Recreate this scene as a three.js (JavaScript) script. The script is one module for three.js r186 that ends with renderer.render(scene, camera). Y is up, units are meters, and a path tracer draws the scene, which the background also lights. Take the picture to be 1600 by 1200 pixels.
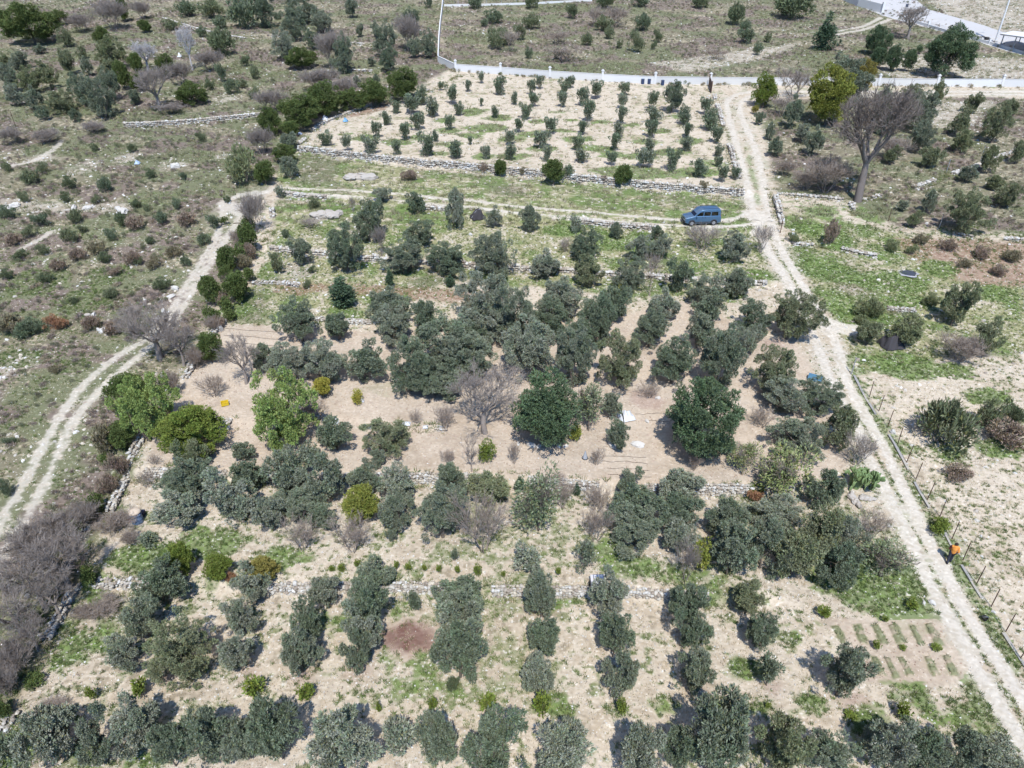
import * as THREE from 'three';
import { Sky } from 'three/addons/objects/Sky.js';
import { MarchingCubes } from 'three/addons/objects/MarchingCubes.js';
import { RoundedBoxGeometry } from 'three/addons/geometries/RoundedBoxGeometry.js';
import { mergeGeometries, mergeVertices, toCreasedNormals } from 'three/addons/utils/BufferGeometryUtils.js';

// ---------------------------------------------------------------- camera, sky, sun, exposure
const scene = new THREE.Scene();
const FOCAL = 1109, PITCH = 33 * Math.PI / 180, EYE = new THREE.Vector3(0, 36, 0);
const camera = new THREE.PerspectiveCamera(2 * Math.atan(600 / FOCAL) * 180 / Math.PI, 4 / 3, 0.5, 5000);
camera.position.copy(EYE);
camera.rotation.set(-PITCH, 0, 0);
scene.add(camera);

const SUN_ALT = 57 * Math.PI / 180, SUN_AZ = 4 * Math.PI / 180;          // behind the camera, a touch to its right
const sunDir = new THREE.Vector3(Math.sin(SUN_AZ) * Math.cos(SUN_ALT), Math.sin(SUN_ALT), Math.cos(SUN_AZ) * Math.cos(SUN_ALT));
const sky = new Sky();
sky.name = 'sky'; sky.userData = { kind: 'structure', label: 'clear hazy daytime sky above the hillside', category: 'sky' };
sky.scale.setScalar(4000);
sky.material.uniforms.turbidity.value = 7;
sky.material.uniforms.rayleigh.value = 0.75;
sky.material.uniforms.mieCoefficient.value = 0.004;
sky.material.uniforms.sunPosition.value.copy(sunDir);
scene.add(sky);
scene.environmentIntensity = 0.16;
const sun = new THREE.DirectionalLight(new THREE.Color(1, 0.965, 0.905), 4.0);
sun.name = 'sun';
sun.position.copy(sunDir).multiplyScalar(300).add(new THREE.Vector3(0, 0, -90));
sun.target.position.set(0, 0, -90);
sun.castShadow = true;
Object.assign(sun.shadow.camera, { left: -180, right: 180, top: 180, bottom: -180, near: 10, far: 900 });
sun.shadow.mapSize.set(4096, 4096);
sun.shadow.radius = 1.2;
scene.add(sun, sun.target);
const renderer = new THREE.WebGLRenderer({ antialias: true });
renderer.setSize(1024, 768);
renderer.shadowMap.enabled = true;
renderer.toneMapping = THREE.LinearToneMapping;
renderer.toneMappingExposure = 1.4;

// ---------------------------------------------------------------- small tools
function rng(seed) { let s = seed >>> 0; return () => { s = (s + 0x6d2b79f5) | 0; let t = Math.imul(s ^ (s >>> 15), 1 | s); t = (t + Math.imul(t ^ (t >>> 7), 61 | t)) ^ t; return ((t ^ (t >>> 14)) >>> 0) / 4294967296; }; }
const clamp = (x, a, b) => x < a ? a : x > b ? b : x;
const sstep = (a, b, x) => { const t = clamp((x - a) / (b - a), 0, 1); return t * t * (3 - 2 * t); };
const lerp = (a, b, t) => a + (b - a) * t;
const LAT = new Float32Array(65536); { const r = rng(11); for (let i = 0; i < 65536; i++) LAT[i] = r(); }
function vn(x, y) {                                                     // value noise, 0..1
  const ix = Math.floor(x), iy = Math.floor(y); let fx = x - ix, fy = y - iy;
  fx = fx * fx * (3 - 2 * fx); fy = fy * fy * (3 - 2 * fy);
  const x0 = ix & 255, x1 = (ix + 1) & 255, y0 = (iy & 255) << 8, y1 = ((iy + 1) & 255) << 8;
  const a = LAT[y0 | x0], b = LAT[y0 | x1], c = LAT[y1 | x0], d = LAT[y1 | x1];
  return a + (b - a) * fx + (c - a + (a - b - c + d) * fx) * fy;
}
const fbm2 = (x, y) => (vn(x, y) * 2 + vn(y * 2.03 + 17.3, x * 2.03 - 5.1)) / 3;
const fbm3 = (x, y) => (vn(x, y) * 4 + vn(y * 2.03 + 17.3, x * 2.03 - 5.1) * 2 + vn(x * 4.1 + 3.7, y * 4.1 + 9.2)) / 7;
const lin = (c) => { c /= 255; return c <= 0.04045 ? c / 12.92 : Math.pow((c + 0.055) / 1.055, 2.4); };
const ALB = 0.66;                                                       // from how a surface shows in full sun to its base colour
const C = (r, g, b) => [lin(r) * ALB, lin(g) * ALB, lin(b) * ALB];
const col = (r, g, b) => new THREE.Color().setRGB(...C(r, g, b));
const taken = new Map();
function numbered(name) { const n = taken.get(name) ?? 0; taken.set(name, n + 1); return n ? name + '_' + String(n).padStart(3, '0') : name; }
function tag(o, label, category, group, kind) { o.userData.label = label; o.userData.category = category; if (group) o.userData.group = group; if (kind) o.userData.kind = kind; return o; }
function mesh(name, geometry, material, parent) { const m = new THREE.Mesh(geometry, material); m.name = parent ? name : numbered(name); m.castShadow = m.receiveShadow = true; (parent ?? scene).add(m); return m; }
function group(name, p) { const g = new THREE.Group(); g.name = numbered(name); scene.add(g); if (p) g.position.copy(p); return g; }
const mat = (r, g, b, rough = 0.95, extra = {}) => new THREE.MeshStandardMaterial({ color: col(r, g, b), roughness: rough, side: THREE.DoubleSide, ...extra });
const ONES = ['first', 'second', 'third', 'fourth', 'fifth', 'sixth', 'seventh', 'eighth', 'ninth', 'tenth', 'eleventh', 'twelfth', 'thirteenth', 'fourteenth', 'fifteenth', 'sixteenth', 'seventeenth', 'eighteenth', 'nineteenth', 'twentieth'];
const ordinal = (n) => n <= 20 ? ONES[n - 1] : n % 10 === 0 ? ['thirtieth', 'fortieth', 'fiftieth'][n / 10 - 3] : ['twenty', 'thirty', 'forty', 'fifty'][Math.floor(n / 10) - 2] + '-' + ONES[n % 10 - 1];

// ---------------------------------------------------------------- the lie of the land
const PROFILE = [[-400, 0], [10, -0.1], [20, 0], [31, 0.05], [45, 1.3], [62, 3.1], [82, 5.6], [106, 8], [142, 11], [218, 18.6], [300, 27], [420, 36], [700, 48], [1600, 70]];
const SLOPES = PROFILE.map((p, i) => { const a = PROFILE[Math.max(0, i - 1)], b = PROFILE[Math.min(PROFILE.length - 1, i + 1)]; return (b[1] - a[1]) / (b[0] - a[0]); });
function base(d) {
  let i = 0; while (i < PROFILE.length - 2 && d > PROFILE[i + 1][0]) i++;
  const [x0, y0] = PROFILE[i], [x1, y1] = PROFILE[i + 1], w = x1 - x0, t = clamp((d - x0) / w, 0, 1), t2 = t * t, t3 = t2 * t;
  return (2 * t3 - 3 * t2 + 1) * y0 + (t3 - 2 * t2 + t) * w * SLOPES[i] + (3 * t2 - 2 * t3) * y1 + (t3 - t2) * w * SLOPES[i + 1];
}
const steps = [];                                                       // terrace walls: { pts: [[x, d]...], step }
function toLine(pts, x, d) {                                            // [distance, side (+ behind), how far past an end]
  let best = 1e9, side = 1, past = 0;
  for (let i = 0; i < pts.length - 1; i++) {
    const ax = pts[i][0], ad = pts[i][1], bx = pts[i + 1][0] - ax, bd = pts[i + 1][1] - ad, l2 = bx * bx + bd * bd;
    const tr = ((x - ax) * bx + (d - ad) * bd) / l2, t = clamp(tr, 0, 1), ex = x - ax - bx * t, ed = d - ad - bd * t, q = ex * ex + ed * ed;
    if (q < best) { best = q; side = bx * (d - ad) - bd * (x - ax) >= 0 ? 1 : -1; past = (i === 0 && tr < 0) ? -tr * Math.sqrt(l2) : (i === pts.length - 2 && tr > 1) ? (tr - 1) * Math.sqrt(l2) : 0; }
  }
  return [Math.sqrt(best), side, past];
}
function height(x, z) {
  const d = -z;
  let h = base(d) + (fbm2(x / 19 + 40, d / 19 + 7) - 0.5) * 0.7 + (vn(x / 3.1, d / 3.1) - 0.5) * 0.14;
  for (const s of steps) {
    if (x < s.box[0] || x > s.box[1] || d < s.box[2] || d > s.box[3]) continue;
    const [q, side, past] = toLine(s.pts, x, d), w = Math.exp(-past / 1.2) * s.step * 0.5;
    h += (side > 0 ? Math.exp(-q / 4) : -Math.exp(-q / 3)) * w * sstep(0, 0.25, q);
  }
  return h;
}
const SP = Math.sin(PITCH), CP = Math.cos(PITCH);
function sightline(u, v) { const a = (u - 800) / FOCAL, b = -(v - 600) / FOCAL; return new THREE.Vector3(a, b * CP - SP, -b * SP - CP); }   // unit depth along the lens axis
// where on the land a point of the survey picture lies; lift = height above the ground
function survey(u, v, lift = 0) {
  const r = sightline(u, v); let t = 15, p = 15;
  const f = (t) => EYE.y + r.y * t - height(r.x * t, r.z * t) - lift;
  while (f(t) > 0 && t < 600) { p = t; t += Math.max(0.4, t * 0.01); }
  for (let i = 0; i < 14; i++) { const m = (p + t) / 2; if (f(m) > 0) p = m; else t = m; }
  return { p: new THREE.Vector3(r.x * t, EYE.y + r.y * t - lift, r.z * t), depth: t, dep: Math.asin(-r.y / r.length()), k: t / FOCAL };
}
const plan = (list) => list.map(([u, v]) => { const { p } = survey(u, v); return [p.x, -p.z]; });
function smoothLine(pts, gap) {                                         // resampled through a spline, in plan
  const c = new THREE.CatmullRomCurve3(pts.map(([x, d]) => new THREE.Vector3(x, 0, d)), false, 'centripetal');
  const n = Math.max(2, Math.round(c.getLength() / gap)); return c.getSpacedPoints(n).map((p) => [p.x, p.z]);
}
// ---------------------------------------------------------------- dry stone walls and terrace edges, as lines in the survey picture
const WALLS = [
  { at: [[150, 913], [250, 912], [420, 920], [620, 918], [800, 924], [960, 926], [1060, 932], [1200, 938]], h: 0.5, step: 0.55, label: 'low pale dry stone wall across the orchard behind the front tree columns' },
  { at: [[205, 740], [330, 742], [480, 748], [640, 748], [800, 752], [970, 764], [1120, 766], [1240, 764]], h: 0.7, step: 0.8, label: 'pale dry stone terrace wall along the near edge of the bare tilled soil' },
  { at: [[480, 652], [560, 662], [640, 668], [700, 672]], h: 0.3, step: 0.25, label: 'short broken stone edge across the tilled soil beside the bright green tree' },
  { at: [[320, 655], [360, 662], [420, 664]], h: 0.35, step: 0.25, label: 'short broken stone edge beside the dense round citrus bush' },
  { at: [[345, 500], [420, 498], [520, 500], [600, 505]], h: 0.35, step: 0.35, label: 'low stone edge along the far side of the tan tilled plot' },
  { at: [[395, 443], [430, 442], [470, 446]], h: 0.4, step: 0.3, label: 'short white stone wall end above the reddish bank' },
  { at: [[425, 388], [480, 394], [560, 403], [700, 412], [820, 420], [960, 428], [1100, 438], [1200, 443]], h: 0.6, step: 0.6, label: 'dry stone wall behind the middle row of rounded olive trees' },
  { at: [[440, 302], [560, 313], [700, 328], [830, 341], [960, 352], [1100, 362], [1190, 362]], h: 0.5, step: 0.5, label: 'dry stone edge below the grassy track where the blue car stands' },
  { at: [[468, 234], [520, 240], [640, 253], [760, 264], [870, 277], [980, 287], [1080, 296], [1163, 302]], h: 1.0, h2: 1.6, step: 1.1, label: 'tall pale stone retaining wall below the upper walled orchard' },
  { at: [[468, 228], [500, 196], [560, 172], [620, 155], [680, 138], [720, 117]], h: 0.5, step: 0, label: 'stone wall between the upper orchard and the dense evergreen hedge' },
  { at: [[222, 690], [205, 722], [190, 760], [165, 815], [145, 862], [115, 925], [75, 1000], [55, 1050], [25, 1110], [5, 1145]], h: 0.6, step: 0, label: 'ruined stone wall between the orchard and the grey leafless thicket' },
  { at: [[352, 500], [335, 520], [300, 575], [280, 612]], h: 0.5, step: 0, label: 'tumbled stones along the corner of the tan tilled plot' },
  { at: [[425, 330], [426, 350], [420, 380]], h: 0.6, step: 0, label: 'short white stone wall end beside the purple thicket' },
  { at: [[1116, 150], [1126, 185], [1143, 240], [1160, 296]], h: 0.7, step: 0, label: 'stone wall between the upper orchard and the descending dirt track' },
  { at: [[1209, 296], [1214, 320], [1222, 352]], h: 0.7, step: 0, label: 'low whitish wall beside the track below the large bare tree' },
  { at: [[1238, 380], [1290, 383], [1330, 392], [1372, 400]], h: 0.5, step: 0.3, label: 'band of heaped stones in the green meadow beside the track' },
  { at: [[1330, 318], [1336, 338], [1345, 352], [1392, 358]], h: 0.6, step: 0, label: 'white stone corner wall at the foot of the large bare tree' },
  { at: [[1340, 312], [1400, 302], [1450, 286], [1520, 262], [1560, 246], [1600, 232]], h: 0.4, step: 0, label: 'thin pale wall rising behind the large bare tree with steel posts' },
  { at: [[1215, 303], [1260, 306], [1320, 312]], h: 0.5, step: 0.3, label: 'pale stone edge below the brown leafless shrubs' },
  { at: [[1490, 364], [1540, 372], [1600, 374]], h: 0.4, step: 0.3, label: 'pale stone edge above the rusty bracken slope' },
  { at: [[1385, 565], [1425, 556], [1460, 549]], h: 0.4, step: 0.2, label: 'pale stone edge below the black netting heap' },
  { at: [[1340, 478], [1400, 484], [1430, 486]], h: 0.35, step: 0.25, label: 'broken stone edge in the meadow between track and leaning olive' },
  { at: [[195, 196], [250, 194], [330, 188], [412, 180]], h: 0.6, step: 0.8, label: 'eroded pale stone bank below the dense olive grove' },
  { at: [[425, 56], [470, 58], [540, 66], [588, 72]], h: 0.6, step: 0.3, label: 'pale stone wall high on the slope above the dark slope trees' },
  { at: [[500, 113], [560, 111], [620, 116]], h: 0.7, step: 0.5, label: 'pale stone wall above the dense evergreen hedge' },
  { at: [[255, 28], [300, 42], [340, 52], [385, 60]], h: 0.6, step: 0.3, label: 'rough white stone wall by the tall dead tree' },
  { at: [[1500, 190], [1550, 198], [1555, 200]], h: 0.3, step: 0.1, label: 'thin stone edge between slim olives below the white boundary wall' },
];
for (const w of WALLS) { w.line = smoothLine(plan(w.at), 1.2); }
for (const w of WALLS) if (w.step) {
  const xs = w.line.map((p) => p[0]), ds = w.line.map((p) => p[1]);
  steps.push({ pts: w.line.filter((_, i) => i % 3 === 0 || i === w.line.length - 1), step: w.step, box: [Math.min(...xs) - 14, Math.max(...xs) + 14, Math.min(...ds) - 14, Math.max(...ds) + 18] });
}

// ---------------------------------------------------------------- what covers the ground: signed distances (metres, + inside) on a plan grid
const GX0 = -172, GX1 = 172, GD0 = 6, GD1 = 250, GC = 0.4, GW = Math.round((GX1 - GX0) / GC) + 1, GH = Math.round((GD1 - GD0) / GC) + 1;
const cover = {};
for (const k of ['till', 'straw', 'green', 'rut', 'brown', 'scrub', 'rock', 'road', 'bed', 'red', 'meadow', 'dust', 'litter']) cover[k] = new Float32Array(GW * GH).fill(-5);
function stamp(k, x0, x1, d0, d1, f) {
  const g = cover[k], i0 = Math.max(0, Math.floor((x0 - 5 - GX0) / GC)), i1 = Math.min(GW - 1, Math.ceil((x1 + 5 - GX0) / GC)), j0 = Math.max(0, Math.floor((d0 - 5 - GD0) / GC)), j1 = Math.min(GH - 1, Math.ceil((d1 + 5 - GD0) / GC));
  for (let j = j0; j <= j1; j++) for (let i = i0; i <= i1; i++) { const s = f(GX0 + i * GC, GD0 + j * GC); if (s > g[j * GW + i]) g[j * GW + i] = Math.min(s, 5); }
}
const ext = (pts) => [Math.min(...pts.map((p) => p[0])), Math.max(...pts.map((p) => p[0])), Math.min(...pts.map((p) => p[1])), Math.max(...pts.map((p) => p[1]))];
function area(k, px, planned) {
  const pts = planned ?? plan(px), n = pts.length;
  stamp(k, ...ext(pts), (x, d) => {
    let inside = false, best = 1e9;
    for (let i = 0, j = n - 1; i < n; j = i++) {
      const [xi, yi] = pts[i], [xj, yj] = pts[j];
      if ((yi > d) !== (yj > d) && x < (xj - xi) * (d - yi) / (yj - yi) + xi) inside = !inside;
      const bx = xj - xi, bd = yj - yi, t = clamp(((x - xi) * bx + (d - yi) * bd) / (bx * bx + bd * bd), 0, 1), q = (x - xi - bx * t) ** 2 + (d - yi - bd * t) ** 2;
      if (q < best) best = q;
    }
    return (inside ? 1 : -1) * Math.sqrt(best);
  });
  return pts;
}
function strip(k, px, half) { const pts = smoothLine(plan(px), 2); stamp(k, ...ext(pts), (x, d) => half - toLine(pts, x, d)[0]); return pts; }
function blob(k, u, v, rpx, flat = 1) { const s = survey(u, v), r = rpx * s.k; stamp(k, s.p.x - r, s.p.x + r, -s.p.z - r * 2, -s.p.z + r * 2, (x, d) => r - Math.hypot(x - s.p.x, (d + s.p.z) / flat)); }
function read(k, x, d) {
  const g = cover[k], fx = clamp((x - GX0) / GC, 0, GW - 1.001), fd = clamp((d - GD0) / GC, 0, GH - 1.001), i = fx | 0, j = fd | 0, a = fx - i, b = fd - j, o = j * GW + i;
  return (g[o] * (1 - a) + g[o + 1] * a) * (1 - b) + (g[o + GW] * (1 - a) + g[o + GW + 1] * a) * b;
}
area('till', [[345, 506], [450, 510], [600, 520], [760, 505], [900, 500], [985, 490], [1055, 470], [1100, 480], [1180, 525], [1240, 528], [1262, 560], [1300, 640], [1330, 700], [1320, 735], [1230, 758], [970, 758], [800, 746], [640, 742], [300, 735], [232, 735], [235, 700], [268, 640], [285, 590]]);
area('straw', [[475, 228], [520, 190], [640, 152], [735, 120], [900, 130], [1096, 140], [1120, 190], [1155, 292], [1000, 280], [760, 258], [600, 244]]);
area('straw', [[1365, 605], [1450, 580], [1540, 552], [1640, 520], [1700, 900], [1640, 1080], [1590, 990], [1480, 800]]);
area('straw', [[1140, 980], [1290, 970], [1470, 950], [1530, 1080], [1400, 1080], [1180, 1090]]);
area('scrub', [[-300, 1300], [20, 1120], [95, 970], [160, 840], [205, 720], [265, 610], [325, 500], [395, 340], [440, 250], [500, 185], [640, 140], [705, 108], [690, 60], [694, -20], [-300, -30]]);
area('scrub', [[690, -30], [690, 96], [800, 116], [1110, 130], [1900, 132], [1900, -30]]);
area('scrub', [[1185, 155], [1900, 152], [1900, 360], [1600, 366], [1400, 355], [1330, 312], [1215, 302], [1205, 250]]);
area('meadow', [[1225, 325], [1330, 350], [1420, 365], [1500, 440], [1900, 440], [1900, 530], [1460, 560], [1345, 585], [1310, 520], [1250, 420]]);
area('meadow', [[430, 262], [470, 240], [760, 275], [1160, 310], [1175, 345], [1190, 420], [1060, 415], [900, 365], [700, 340], [440, 310]]);
area('meadow', [[430, 310], [700, 338], [960, 360], [1190, 368], [1205, 445], [1100, 438], [960, 428], [700, 412], [425, 386]]);
area('meadow', [[430, 385], [700, 410], [960, 430], [1100, 440], [1100, 470], [900, 455], [700, 440], [600, 470], [600, 500], [350, 500], [400, 430]]);
area('till', [[1286, 968], [1400, 962], [1470, 960], [1500, 1000], [1520, 1068], [1440, 1072], [1350, 1066], [1330, 1020]]);
area('red', [[1400, 370], [1600, 378], [1700, 440], [1560, 452], [1470, 430], [1420, 400]]);
area('red', [[425, 440], [640, 450], [790, 460], [760, 475], [600, 462], [430, 458]]);
area('red', [[540, 172], [620, 158], [600, 172], [545, 185]]);
area('brown', [[600, 980], [640, 968], [690, 985], [690, 1015], [640, 1028], [590, 1012]]);
for (const [u, v, r] of [[1215, 540, 20], [390, 1050, 22], [260, 1048, 28], [470, 1052, 22], [560, 1048, 26], [1095, 1082, 22], [1330, 1092, 30], [1205, 1076, 18], [845, 960, 20], [1010, 622, 26]]) blob('litter', u, v, r, 1);
// bare pale rock and cut banks
area('rock', [[1440, -10], [1480, 25], [1540, 48], [1700, 62], [1700, 0], [1560, -30]]);
area('rock', [[1370, 95], [1440, 85], [1600, 92], [1700, 110], [1700, 124], [1400, 122], [1380, 112]]);
area('rock', [[1460, 160], [1560, 158], [1500, 200], [1440, 200]]);
area('rock', [[0, 310], [120, 318], [210, 318], [200, 330], [60, 332], [0, 330]]);
area('rock', [[1010, 100], [1180, 75], [1260, 66], [1180, 95], [1080, 112]]);
for (const [u, v, r] of [[85, 322, 18], [500, 340, 10], [570, 360, 14], [60, 250, 16], [130, 262, 20], [275, 255, 20], [200, 245, 14], [340, 245, 10], [350, 155, 20], [20, 570, 22], [50, 565, 14], [460, 420, 26]]) blob('rock', u, v, r, 1.2);
// wheel ruts
const RUTS = [
  [[1600, 143], [1450, 144], [1300, 143], [1190, 143], [1158, 146], [1138, 156], [1138, 180], [1152, 230], [1168, 288], [1180, 340], [1202, 395], [1237, 452], [1258, 500], [1282, 552], [1300, 600], [1333, 662], [1360, 717], [1390, 780], [1420, 838], [1448, 905], [1490, 975], [1530, 1050], [1575, 1125], [1640, 1220]],
  [[1600, 148], [1450, 149], [1300, 149], [1200, 149], [1170, 152], [1157, 164], [1162, 190], [1177, 225], [1191, 275], [1199, 325], [1212, 372], [1262, 460], [1307, 540], [1325, 600], [1352, 650], [1380, 700], [1415, 770], [1445, 832], [1482, 905], [1525, 982], [1570, 1050], [1640, 1155]],
  [[400, 301], [366, 307], [351, 320], [347, 342], [336, 374], [302, 430], [276, 471], [250, 507], [222, 535], [185, 555], [132, 600], [100, 642], [75, 682], [45, 740], [0, 818], [-60, 910]],
  [[420, 298], [400, 304], [380, 318], [373, 344], [345, 385], [312, 436], [290, 472], [262, 512], [230, 545], [165, 602], [120, 650], [92, 707], [60, 775], [0, 877], [-60, 980]],
  [[430, 294], [520, 297], [600, 301], [700, 311], [800, 322], [920, 331], [1065, 344], [1120, 346], [1160, 338], [1182, 322]],
  [[430, 300], [560, 308], [700, 321], [810, 333], [960, 346], [1060, 353], [1130, 355], [1180, 348]],
];
const RUT_HALF = [0.4, 0.4, 0.34, 0.34, 0.26, 0.26];
const rutLines = RUTS.map((r, i) => strip('rut', r, RUT_HALF[i]));
{ for (const l of [rutLines[0], rutLines[1]]) stamp('dust', ...ext(l), (x, d) => 0.95 - toLine(l, x, d)[0]); for (const l of [rutLines[2], rutLines[3]]) stamp('dust', ...ext(l), (x, d) => 0.45 - toLine(l, x, d)[0]); }
strip('rut', [[1180, 335], [1190, 342], [1200, 345]], 1.5);
strip('rut', [[350, 318], [362, 322], [372, 332]], 0.9); strip('dust', [[345, 350], [352, 325], [372, 310], [400, 302]], 1.6);
strip('rut', [[1290, 505], [1320, 515], [1350, 518]], 0.9);
strip('rut', [[1305, 50], [1345, 42], [1375, 28]], 0.45); strip('rut', [[1310, 54], [1350, 46], [1390, 30]], 0.45);
strip('rut', [[0, 262], [50, 252], [80, 236], [96, 220]], 0.4);
strip('rut', [[30, 390], [60, 376], [80, 362]], 0.25);
// lush weeds
for (const [u, v, r, f] of [[1400, 930, 62, 0.8], [1340, 915, 48, 0.8], [1440, 915, 34, 1], [1290, 905, 30, 0.6], [1370, 890, 40, 0.8], [1360, 700, 9, 3], [1375, 740, 8, 3], [1395, 790, 8, 3], [1415, 830, 8, 3], [1400, 700, 8, 3], [1440, 790, 8, 3], [1470, 990, 9, 2], [1490, 1010, 10, 2], [1505, 1060, 14, 2], [1525, 1100, 22, 1], [1560, 1130, 16, 1], [1500, 1110, 20, 0.7], [1440, 1095, 22, 0.6], [1400, 1085, 18, 0.5], [1350, 1130, 30, 0.6], [1270, 1100, 26, 0.6], [1185, 1105, 30, 0.5], [1120, 1100, 24, 0.4], [1040, 1100, 26, 0.4], [960, 1110, 22, 0.4], [880, 1115, 22, 0.4], [1160, 1045, 24, 0.5], [1100, 1010, 20, 0.4], [1230, 1000, 22, 0.5],
  [505, 975, 10, 1.4], [622, 952, 22, 0.5], [600, 1020, 12, 0.6], [655, 1026, 12, 0.5], [641, 1074, 10, 0.6], [670, 1045, 18, 0.6], [707, 1072, 14, 0.6], [540, 970, 14, 0.7], [900, 935, 24, 0.3], [850, 940, 16, 0.4], [30, 1180, 40, 0.6], [125, 1185, 26, 0.8], [240, 1190, 20, 0.6], [90, 985, 30, 0.9], [120, 1010, 34, 0.8], [150, 930, 26, 0.6], [230, 870, 60, 0.3], [330, 850, 60, 0.3], [430, 870, 40, 0.3], [960, 860, 30, 0.4], [1000, 885, 40, 0.4], [1060, 900, 40, 0.4], [1120, 930, 30, 0.4],
  [760, 200, 34, 0.4], [735, 212, 22, 0.4], [780, 185, 24, 0.4], [620, 222, 26, 0.35], [690, 188, 18, 0.4], [850, 232, 26, 0.35], [930, 232, 30, 0.3], [880, 205, 20, 0.35], [1000, 245, 30, 0.3], [1110, 255, 26, 0.35], [940, 190, 18, 0.35], [1030, 205, 20, 0.35], [800, 245, 30, 0.3], [640, 196, 16, 0.35], [840, 190, 18, 0.35], [700, 225, 24, 0.35], [700, 205, 20, 0.5], [655, 215, 16, 0.5], [570, 215, 22, 0.5], [540, 210, 12, 0.5], [740, 175, 18, 0.7], [800, 218, 20, 0.5], [830, 210, 20, 0.4], [900, 218, 24, 0.4], [955, 242, 18, 0.5], [1010, 222, 22, 0.4], [1080, 222, 20, 0.4], [1045, 240, 24, 0.5], [985, 270, 60, 0.15], [1080, 270, 40, 0.2], [760, 245, 24, 0.4], [690, 240, 18, 0.3], [870, 175, 12, 0.4], [990, 195, 14, 0.4], [1060, 182, 14, 0.5], [890, 188, 12, 0.4],
  [950, 375, 30, 0.7], [1000, 380, 40, 0.6], [880, 360, 30, 0.4], [640, 335, 40, 0.4], [520, 325, 30, 0.4], [460, 325, 20, 0.5], [700, 345, 30, 0.3], [600, 470, 30, 0.5], [380, 480, 22, 0.6], [450, 490, 30, 0.4], [545, 490, 30, 0.3], [640, 425, 30, 0.3], [760, 430, 30, 0.3], [560, 415, 20, 0.4], [1055, 425, 20, 0.5], [1180, 430, 26, 0.4], [1140, 460, 24, 0.4], [880, 630, 14, 0.5], [975, 598, 10, 0.6], [600, 608, 40, 0.15], [570, 660, 12, 0.4],
  [1250, 350, 30, 0.7], [1300, 370, 40, 0.6], [1280, 330, 30, 0.5], [1370, 335, 40, 0.4], [1270, 420, 30, 0.6], [1320, 430, 40, 0.5], [1300, 460, 30, 0.6], [1390, 440, 60, 0.4], [1470, 420, 30, 0.5], [1420, 470, 40, 0.4], [1310, 480, 30, 0.5], [1560, 460, 40, 0.4], [1350, 560, 22, 0.5], [1420, 575, 60, 0.25], [1480, 580, 40, 0.3], [1370, 500, 24, 0.5], [1480, 710, 34, 0.5], [1560, 700, 40, 0.3], [1540, 620, 40, 0.2], [1430, 705, 14, 0.8],
  [30, 150, 34, 0.6], [60, 170, 40, 0.5], [130, 170, 60, 0.3], [230, 180, 60, 0.2], [110, 90, 30, 0.6], [380, 105, 40, 0.6], [430, 120, 34, 0.6], [440, 45, 30, 0.4], [340, 130, 26, 0.6], [450, 150, 20, 0.5], [300, 245, 40, 0.4], [150, 235, 60, 0.3], [250, 310, 50, 0.3], [350, 300, 40, 0.3], [60, 440, 50, 0.5], [170, 430, 40, 0.5], [30, 560, 40, 0.4], [130, 470, 50, 0.4], [110, 570, 30, 0.3], [860, 110, 70, 0.2], [960, 105, 50, 0.2], [880, 12, 60, 0.2], [1270, 85, 30, 0.5], [1350, 80, 24, 0.6], [1300, 100, 50, 0.2], [740, 60, 40, 0.5], [620, 30, 40, 0.3]]) blob('green', u, v, r, f > 1 ? f : Math.max(0.55, Math.min(1.1, f * 1.6)));
strip('green', [[1320, 560], [1345, 620], [1385, 690], [1420, 755], [1450, 805], [1490, 880], [1540, 965], [1590, 1050]], 0.55);
strip('green', [[1225, 410], [1270, 475], [1300, 520]], 0.3);
strip('green', [[1338, 640], [1372, 715], [1404, 780], [1436, 850], [1472, 920], [1512, 990], [1560, 1070], [1600, 1130]], 0.3);
strip('green', [[1165, 230], [1180, 290], [1190, 340]], 0.16);
strip('green', [[1010, 600], [1120, 480], [1150, 470]], 0.2);
// concrete road high on the slope
const roadPts = area('road', [[1300, -12], [1345, 10], [1378, 24], [1430, 38], [1500, 57], [1560, 76], [1700, 112], [1700, 78], [1600, 62], [1540, 46], [1490, 30], [1450, 14], [1415, -12]]);

// ---------------------------------------------------------------- ground colour: soil, straw litter, weeds, stone chips (matter only)
const K = {
  pale: C(224, 208, 185), soil: C(205, 187, 162), dim: C(162, 148, 124), chip: C(243, 235, 220), weed: C(142, 147, 100), weed2: C(116, 132, 74), dry: C(200, 187, 156),
  till: C(213, 194, 171), till2: C(196, 176, 152), scrub: C(140, 132, 106), scrubG: C(126, 128, 94), scrubP: C(138, 122, 110), scrubD: C(98, 94, 74), bank: C(196, 182, 154),
  rut: C(230, 219, 202), rut2: C(208, 195, 174), lush: C(108, 132, 66), lush2: C(134, 154, 86), brown: C(128, 92, 80), brown2: C(188, 160, 144), red: C(158, 124, 100), red2: C(132, 98, 80),
  rock: C(206, 194, 174), rock2: C(176, 163, 143), road: C(212, 209, 206), road2: C(192, 190, 188), meadow: C(166, 163, 118), meadow2: C(120, 138, 76), bed: C(146, 146, 108), bed2: C(184, 168, 142),
};
function inQuad(q, x, d) { let s = 1e9; for (let i = 0; i < 4; i++) { const [ax, ad] = q[i], [bx, bd] = q[(i + 1) % 4], l = Math.hypot(bx - ax, bd - ad); s = Math.min(s, -((bx - ax) * (d - ad) - (bd - ad) * (x - ax)) / l); } return s; }
let bedQuads = [];
function bedAt(x, d) { let s = -1; for (const q of bedQuads) s = Math.max(s, inQuad(q, x, d)); return s; }
const px = [0, 0, 0];
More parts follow.
